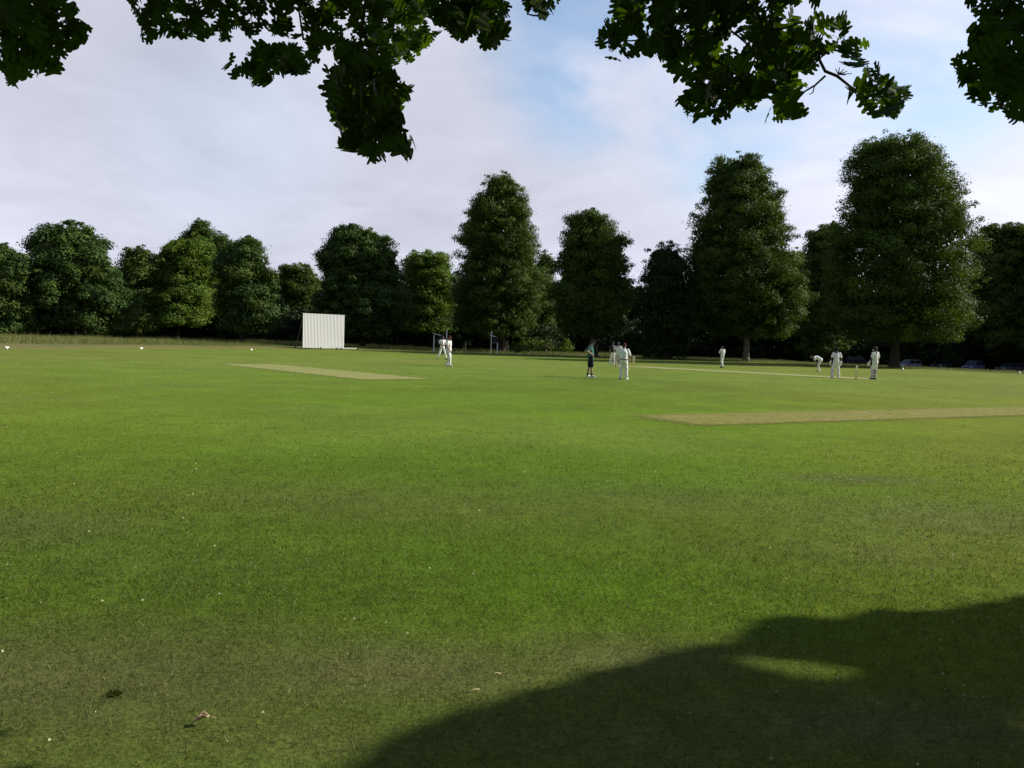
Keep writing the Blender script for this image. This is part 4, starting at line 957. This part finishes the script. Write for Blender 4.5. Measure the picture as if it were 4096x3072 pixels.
# ------------------------------------------------------------------ posts, boards and boundary markers
def post(name, label, px, pyb, pyt, wpx, mat, cat='post', group='posts along the far margin', d=None):
    g = G(px, pyb)
    if d is not None: g = P(px, pyb, d); g[2] = float(terr(g[0], g[1]))
    tp = P(px, pyt, g[1]); h = tp[2]-g[2]; w = wpx*g[1]/FPX
    t = empty(name, tuple(g)); tag(t, label, cat, group)
    m = MB(); m.box((0, 0, h/2), (w, w, h)); 
    m.build('shaft', M[mat], t)
    m = MB(); m.add([(-w/2, -w/2, h), (w/2, -w/2, h), (w/2, w/2, h), (-w/2, w/2, h), (0, 0, h+w*.35)], [(0,1,4),(1,2,4),(2,3,4),(3,0,4)]); m.build('cap', M[mat], t)
    return t, g, h
post('wooden_post', 'short white post left of the leftmost fielder', 1735, 1396, 1342, 4.2, 'post_paint', d=101)
t_, g_, h_ = post('wooden_post', 'tall white post behind the maroon-capped fielder at left', 1786, 1398, 1319, 4.2, 'post_paint', d=101)
post('wooden_post', 'greenish wooden post standing alone in the long grass', 1862, 1408, 1370, 4, 'dull_wood', d=103)
def board(label, px0, px1, yt, yb, d, peak=0):
    a = P(px0, (yt+yb)/2, d); b = P(px1, (yt+yb)/2, d); hh = (yb-yt)*d/FPX
    t = empty('notice_board', tuple((a+b)/2)); tag(t, label, 'notice board')
    w = np.linalg.norm(b-a)
    V = [(-w/2, 0, -hh/2), (w/2, 0, -hh/2), (w/2, 0, hh/2), (peak*w, 0, hh/2), (-w/2, 0, -hh*.1)]
    V = V+[(x, .04, z) for (x, y, z) in V]; m = MB(); m.add(V, [(0,1,2,3,4), (9,8,7,6,5)]+[(i, i+5, (i+1) % 5+5, (i+1) % 5) for i in range(5)])
    m.build('panel', M['dark_board'], t)
    m = MB(); m.bar((-w/2, -.02, -hh/2-.05), (w/2, -.02, -hh/2-.05), .06); m.build('rail', M['metal'], t)
    m = MB(); m.bar((-w/2-.35, -.02, hh/2+.25), (peak*w, -.02, hh/2), .09); m.build('brace', M['post_paint'], t)
post('wooden_post', 'tall white post at the left of the dark notice board', 1964, 1398, 1325, 4.2, 'post_paint', d=102)
post('wooden_post', 'short white post under the dark notice board, beside the thick trunk', 1989, 1409, 1372, 4.2, 'post_paint', d=101)
board('dark sloping board between two white posts beside the thick trunk', 1970, 1990, 1348, 1370, 101.5, .2)
board('dark sloping board between the two white posts behind the left fielders', 1742, 1782, 1342, 1362, 101.5, .05)
for k, px in enumerate((1908, 1948, 1974)):
    post('bollard', ('small dark stake right of the greenish post', 'small dark stake midway between greenish post and board', 'small dark stake just left of the short white post')[k], px, 1411, 1401, 2.4, 'dark_board', 'stake', 'low stakes at the margin', d=100)
def leaning():
    g = P(2016, 1382, 104.0); t = empty('pale_plank', tuple(g)); tag(t, 'pale weathered plank fixed upright on the thick dark trunk', 'plank')
    m = MB(); m.box((0, -.9, .4), (.10, .04, .80)); m.box((-.02, -.93, .86), (.16, .05, .10)); m.build('board', M['grey_bark'], t)
leaning()
def marker(px, py, label, s=1.0, rot=0):
    g = G(px, py); t = empty('boundary_marker', (g[0], g[1], g[2])); tag(t, label, 'marker', 'white markers along the boundary'); t.rotation_euler = (0, 0, .75)
    h = .26*s; w = .19*s; m = MB(); z = .02
    m.add([(-w, 0, z+h), (w, .02, z+h*.75), (-w*.25, -.05, z), (-w, .05, z+h), (w, .07, z+h*.72), (-w*.25, .12, z)], [(0,2,1), (3,4,5), (0,1,4,3), (0,3,5,2), (1,2,5,4)])
    m.build('flap', M['white_paint'], t)
    m = MB(); m.tube([(-w*.6, .03, 0), (-w*.6, .03, z+h*.9)], .012, 6); m.build('peg', M['metal'], t)
marker(30, 1397, 'white triangular boundary marker at the far left edge', .75)
marker(567, 1399, 'white triangular boundary marker below the dim crown, second from left', .75)
marker(1007, 1403, 'white triangular boundary marker left of the sight screen', .65)
marker(4080, 1497, 'white boundary marker at the right edge below the dark grey car', .9, .3)
marker(3613, 1481, 'small white boundary marker under the silver car', .8)

# ------------------------------------------------------------------ cars
def car(label, px, pyb, d, yaw, colour, L_=4.05, W=1.72, H=1.48, kind='hatch'):
    g = P(px, pyb, d); g[2] = float(terr(g[0], g[1]))
    t = empty('parked_car', tuple(g), yaw); tag(t, label, 'car', 'cars parked under the trees'); pm = paint('paint_'+str(px), colour)
    h = L_/2; w = W/2
    # lower body: loft of sections along x (front is +x): (x, zbottom, ztop, halfwidth)
    S = [(h, .34, .55, .60), (h-.06, .26, .66, .72), (h-.28, .22, .76, .81), (h-.75, .20, .86, .85), (h-1.15, .20, .93, .86), (0, .20, .95, .86), (-h+.8, .20, .97, .86), (-h+.35, .22, .97, .84), (-h+.08, .28, .93, .78), (-h, .40, .80, .68)]
    k = W/1.72; V = []; nn = 16
    for (x, zb, zt, hw) in S:
        for q in range(nn):
            a = 2*math.pi*q/nn; c, s = math.cos(a), math.sin(a)
            V.append((x, math.copysign(abs(c)**.45, c)*hw*k, (zb+zt)/2+math.copysign(abs(s)**.45, s)*(zt-zb)/2))
    Fs = [(i*nn+q, i*nn+(q+1) % nn, (i+1)*nn+(q+1) % nn, (i+1)*nn+q) for i in range(len(S)-1) for q in range(nn)]
    Fs += [tuple(range(nn))[::-1], tuple((len(S)-1)*nn+q for q in range(nn))]
    m = MB(); m.add(V, Fs); body = m.build('body', pm, t, True)
    rb = -h+(.15 if kind == 'hatch' else .55)
    base = [(h-1.05, .76*k, .92), (rb, .76*k, .94)]; top = [(h-1.80, .60*k, H-.04), (rb+.38, .58*k, H-.05)]
    pts = []
    for (x, y, z) in base+top: pts += [(x, -y, z), (x, y, z)]
    m = MB(); m.add(pts, [(0, 1, 5, 4)]); 
    def panel(name, quad, mat, parent, th=.02, inset=.06):
        Q = np.array(quad, float); c = Q.mean(0); Q = c+(Q-c)*(1-inset); nr = np.cross(Q[1]-Q[0], Q[2]-Q[0]); nr /= np.linalg.norm(nr)
        if nr@(c-np.array([0, 0, 1.1])) < 0: nr = -nr
        mm = MB(); mm.add(np.vstack([Q+nr*.012, Q-nr*th]), [(0,1,2,3), (7,6,5,4)]+[(i, (i+1) % 4, (i+1) % 4+4, i+4) for i in range(4)]); return mm.build(name, mat, parent)
    # cabin shell in paint, glass panels set proud
    m = MB(); m.add(pts, [(0, 1, 5, 4), (3, 2, 6, 7), (2, 0, 4, 6), (1, 3, 7, 5), (4, 5, 7, 6), (0, 2, 3, 1)]); m.build('cabin', pm, t)
    panel('windscreen', [pts[0], pts[1], pts[5], pts[4]], M['glass'], t, inset=.10); panel('rear_window', [pts[2], pts[3], pts[7], pts[6]], M['glass'], t, inset=.14)
    for s in (0, 1):
        a, b, c, e = np.array(pts[0+s]), np.array(pts[2+s]), np.array(pts[6+s]), np.array(pts[4+s])
        mb_, mt_ = a*.52+b*.48, e*.52+c*.48
        panel('side_window', [a, mb_, mt_, e], M['glass'], t, inset=.12); panel('side_window', [mb_, b, c, mt_], M['glass'], t, inset=.12)
    m = MB(); zr = H; m.add([(top[0][0]+.03, -.59*k, zr-.045), (top[0][0]+.03, .59*k, zr-.045), (top[1][0]-.03, .57*k, zr-.055), (top[1][0]-.03, -.57*k, zr-.055), (top[0][0]-.12, -.5*k, zr), (top[0][0]-.12, .5*k, zr), (top[1][0]+.12, .48*k, zr-.01), (top[1][0]+.12, -.48*k, zr-.01)],
                     [(4,5,6,7), (0,1,5,4), (1,2,6,5), (2,3,7,6), (3,0,4,7)]); m.build('roof', pm, t, False)
    for x in (h-.78, -h+.72):
        for s in (-1, 1):
            y = s*(w-.10); wh = empty('wheel', (x, y, .31)); wh.parent = t
            m = MB(); m.tube([(0, -.10*s, 0), (0, .115*s, 0)], .31, 20); m.build('tyre', M['rubber'], wh)
            m = MB(); m.tube([(0, .06*s, 0), (0, .125*s, 0)], .19, 14); m.build('rim', M['rim'], wh)
    for s in (-1, 1):
        m = MB(); m.ball((h-.20, s*.60*k, .64), (.20, .15, .085)); m.build('headlight', M['lamp'], t, True)
        m = MB(); m.ball((h-1.25, s*(w+.07), .98), (.08, .10, .07)); m.build('mirror', pm, t, True)
        m = MB(); m.ball((-h+.10, s*.66*k, .78), (.10, .10, .14)); m.build('tail_light', M['maroon'], t, True)
    m = MB(); m.box((h-.02, 0, .42), (.06, 1.0*k, .12)); m.build('grille', M['dark_board'], t)
    m = MB(); m.box((h+.008, 0, .56), (.05, .85*k, .06)); m.build('intake', M['dark_board'], t)
    return t
def yawto(px, off):   # heading towards the camera turned by off degrees
    p = P(px, 1480, 100); a = math.atan2(-p[1], -p[0]); return a-R(abs(off))
car('dark car half hidden behind the left batsman', 3395, 1467, 112, yawto(3395, -62), (.008, .009, .011), L_=4.4, H=1.40)
car('silver hatchback parked just right of the widest trunk', 3632, 1477, 118, yawto(3632, 38), (.16, .165, .18))
car('dark car deep in shade between the silver and the blue one', 3768, 1480, 128, yawto(3768, 25), (.045, .048, .055), H=1.42)
car('pale blue people carrier facing the field, second car from right', 3891, 1486, 119, yawto(3891, 24), (.085, .09, .17), H=1.60, L_=4.1)
car('dark grey car at the right edge under the trees', 4042, 1490, 117, yawto(4042, 40), (.045, .048, .052), H=1.42, L_=4.3)

# ------------------------------------------------------------------ litter on the turf
def litter():
    g = G(805, 2900); t = empty('dead_leaf', (g[0], g[1], .018), .3); tag(t, 'curled pale brown dead leaf on the grass, lower left', 'leaf')
    n = 9; V = []; 
    for i in range(n):
        for j in range(n):
            u = i/(n-1)*2-1; v = j/(n-1)*2-1; w = (1-u*u)**.5 if abs(u) < 1 else 0; w = w*.8+.1*(1-abs(u))
            V.append((u*.030, v*.020*w+.003*math.sin(u*7), .020*(v*w)**2+.016*abs(u)*(u > 0)+.004*math.sin(v*6+u*4)+.012*(1-abs(u))))
    fs = [(i*n+j, (i+1)*n+j, (i+1)*n+j+1, i*n+j+1) for i in range(n-1) for j in range(n-1)]
    m = MB(); m.add(V, fs); o = m.build('blade', M['dead_leaf'], t, True); sd = o.modifiers.new('t', 'SOLIDIFY'); sd.thickness = .0012
    m = MB(); m.tube([(.03, 0, .016), (.045, .003, .008), (.055, .004, .004)], .0011, 6); m.build('stalk', M['dead_leaf'], t, True)
    for (a, b, lab) in (((1965, 2722), (2003, 2714), 'thin pale straw stalk in the dry patch, upper of two'), ((1870, 2792), (1918, 2778), 'thin pale straw stalk near the shadow edge, lower of two')):
        p, q = G(*a), G(*b); t = empty('straw_stalk', (p[0], p[1], 0)); tag(t, lab, 'straw', 'straw stalks on the turf')
        m = MB(); e = q-p; m.tube([(0, 0, .022), (e[0]*.5, e[1]*.5, .032), (e[0], e[1], .024)], .0018, 6); m.build('stem', M['straw'], t, True)
    g = G(455, 2782); n = 160; a = RNG.uniform(0, 6.28, n); r = RNG.random(n)**.5*.024; x = np.cos(a)*r; y = np.sin(a)*r*.7
    V = np.empty((n, 3, 3)); w = .002; V[:, 0] = np.stack([x-w, y, x*0], -1); V[:, 1] = np.stack([x+w, y, x*0], -1)
    V[:, 2] = np.stack([x*1.9, y*1.9, RNG.uniform(.01, .03, n)], -1)
    t = mk('grass_clump', V.reshape(-1, 3), np.arange(3*n).reshape(-1, 3), M['wood_leaf'], None, False, np.ones((3*n, 3))*.8); t.location = (g[0], g[1], 0)
    tag(t, 'small dark clump of cut grass left of the dead leaf', 'grass clump')
litter()

# ------------------------------------------------------------------ sky, sun, camera
w = bpy.data.worlds.new('World'); scene.world = w; w.use_nodes = True; nt = w.node_tree; nt.nodes.clear(); L = nt.links
out = N(nt, 'ShaderNodeOutputWorld'); bg = N(nt, 'ShaderNodeBackground'); bg.inputs['Strength'].default_value = .08
sky = N(nt, 'ShaderNodeTexSky'); sky.sky_type = 'NISHITA'; sky.sun_disc = False; sky.sun_elevation = SEL; sky.sun_rotation = SAZ
sky.air_density = 1.0; sky.dust_density = .6; sky.ozone_density = 1.2
tc = N(nt, 'ShaderNodeTexCoord'); sx = N(nt, 'ShaderNodeSeparateXYZ'); L.new(tc.outputs['Generated'], sx.inputs[0])
def MA(op, a, b=None, c=None, clamp=False):
    n = N(nt, 'ShaderNodeMath'); n.operation = op; n.use_clamp = clamp
    for i, v in enumerate((a, b, c)):
        if v is None: continue
        if isinstance(v, (int, float)): n.inputs[i].default_value = v
        else: L.new(v, n.inputs[i])
    return n.outputs[0]
def MR(v, a, b, c, d, smooth=True):
    n = N(nt, 'ShaderNodeMapRange'); n.interpolation_type = 'SMOOTHSTEP' if smooth else 'LINEAR'
    for k, q in zip(('From Min', 'From Max', 'To Min', 'To Max'), (a, b, c, d)): n.inputs[k].default_value = q
    L.new(v, n.inputs['Value']); return n.outputs['Result']
Zp = MA('MAXIMUM', sx.outputs['Z'], 0.0); dn = MA('ADD', Zp, .16)
cx = MA('DIVIDE', sx.outputs['X'], dn); cy = MA('DIVIDE', sx.outputs['Y'], dn)
cb = N(nt, 'ShaderNodeCombineXYZ'); L.new(cx, cb.inputs[0]); L.new(cy, cb.inputs[1])
def noise(scale, det, rough, loc, dist=0, st=(1, 1, 1)):
    mp = N(nt, 'ShaderNodeMapping'); mp.inputs['Location'].default_value = loc; mp.inputs['Scale'].default_value = st; mp.inputs['Rotation'].default_value = (0, 0, .5); L.new(cb.outputs[0], mp.inputs['Vector'])
    n = N(nt, 'ShaderNodeTexNoise'); n.inputs['Scale'].default_value = scale; n.inputs['Detail'].default_value = det; n.inputs['Roughness'].default_value = rough; n.inputs['Distortion'].default_value = dist
    L.new(mp.outputs[0], n.inputs['Vector']); return n.outputs['Fac']
def lobe(px, py, ang, soft=1.0):   # 1 near the direction seen at (px, py), falling to 0
    v = F*FPX+RV*(px-2048)-UV*(py-1536); v = v/np.linalg.norm(v)
    n = N(nt, 'ShaderNodeVectorMath'); n.operation = 'DOT_PRODUCT'; L.new(tc.outputs['Generated'], n.inputs[0]); n.inputs[1].default_value = tuple(v)
    return MR(n.outputs['Value'], math.cos(R(ang)), 1.0, 0, 1)
n_big = noise(.55, 5, .5, (3.1, 1.7, 0), .3, (1, .6, 1)); n_mid = noise(1.6, 7, .55, (0, 5, 2), .5, (1.1, .85, 1)); n_fine = noise(5, 6, .6, (7, 1, 0), .6, (1.2, .8, 1))
blue = MA('MAXIMUM', lobe(2350, 180, 9), MA('MAXIMUM', lobe(3650, 100, 11), MA('MAXIMUM', lobe(2900, 420, 8), lobe(2700, 0, 12))))
blue = MA('MULTIPLY', blue, MR(n_mid, .34, .64, 1.0, .15), None, True)
blue2 = MA('MULTIPLY', lobe(900, 520, 9), .22)
blue = MA('MAXIMUM', blue, blue2)
high = MR(sx.outputs['Z'], .42, .60, 0, 1.0)
blue = MA('MAXIMUM', blue, MA('MULTIPLY', high, MR(n_big, .3, .7, 1.0, .75)), None, True)
cloud = MA('SUBTRACT', 1.0, MA('MULTIPLY', blue, .92), None, True)
# cloud brightness
br = MA('ADD', MR(n_big, .3, .7, -.09, .07), MA('ADD', MR(n_mid, .3, .7, -.07, .07), MR(n_fine, .3, .7, -.02, .025)))
br = MA('ADD', br, MR(sx.outputs['X'], -.1, .55, 0, .13)); br = MA('ADD', br, MA('MULTIPLY', lobe(3900, 650, 14), .16))
br = MA('ADD', br, MR(sx.outputs['Z'], .0, .22, .03, 0)); br = MA('ADD', br, MA('MULTIPLY', lobe(1150, 420, 7), .10)); br = MA('ADD', br, MA('MULTIPLY', lobe(2230, 230, 4), .12))
br = MA('ADD', br, MR(sx.outputs['Z'], .4, .9, 0, -.4))
bk = MA('SUBTRACT', 1.0, MR(sx.outputs['Y'], -.2, .35, .62, 0)); fac = MA('MULTIPLY', MA('ADD', .97, br), bk)
cc = N(nt, 'ShaderNodeVectorMath'); cc.operation = 'SCALE'; cc.inputs[0].default_value = (7.0, 7.22, 8.45); L.new(fac, cc.inputs['Scale'])
wht = MR(sx.outputs['X'], .05, .55, 0, .8)
mw = N(nt, 'ShaderNodeMixRGB'); L.new(wht, mw.inputs['Fac']); L.new(cc.outputs['Vector'], mw.inputs['Color1'])
c2 = N(nt, 'ShaderNodeVectorMath'); c2.operation = 'SCALE'; c2.inputs[0].default_value = (7.3, 7.4, 8.3); L.new(fac, c2.inputs['Scale']); L.new(c2.outputs['Vector'], mw.inputs['Color2'])
bs = N(nt, 'ShaderNodeMixRGB'); bs.blend_type = 'MULTIPLY'; bs.inputs['Fac'].default_value = 1; bs.inputs['Color2'].default_value = (1.65, 1.68, 1.70, 1); L.new(sky.outputs['Color'], bs.inputs['Color1'])
mx = N(nt, 'ShaderNodeMixRGB'); L.new(cloud, mx.inputs['Fac']); L.new(bs.outputs['Color'], mx.inputs['Color1']); L.new(mw.outputs['Color'], mx.inputs['Color2'])
L.new(mx.outputs['Color'], bg.inputs['Color']); L.new(bg.outputs[0], out.inputs['Surface'])

sl = bpy.data.lights.new('sun', 'SUN'); sl.energy = 5.0; sl.angle = R(.6); sl.color = (1, .94, .83)
so = bpy.data.objects.new('sun', sl); COL.objects.link(so)
so.rotation_euler = Vector(tuple(SUN)).to_track_quat('Z', 'Y').to_euler(); so.location = (60, 20, 50)

cam = bpy.data.cameras.new('camera'); co = bpy.data.objects.new('camera', cam); COL.objects.link(co); scene.camera = co
cam.sensor_width = 36; cam.lens = 36*FPX/4096; cam.clip_end = 9000; cam.clip_start = .05
Mx = Matrix(((RV[0], UV[0], -F[0], 0), (RV[1], UV[1], -F[1], 0), (RV[2], UV[2], -F[2], CH), (0, 0, 0, 1)))
co.matrix_world = Mx
scene.render.resolution_x = 1024; scene.render.resolution_y = 768
scene.view_settings.view_transform = 'Standard'; scene.view_settings.look = 'None'; scene.view_settings.exposure = 0.35; scene.view_settings.gamma = 1
scene.cycles.transparent_max_bounces = 16; scene.cycles.max_bounces = 6
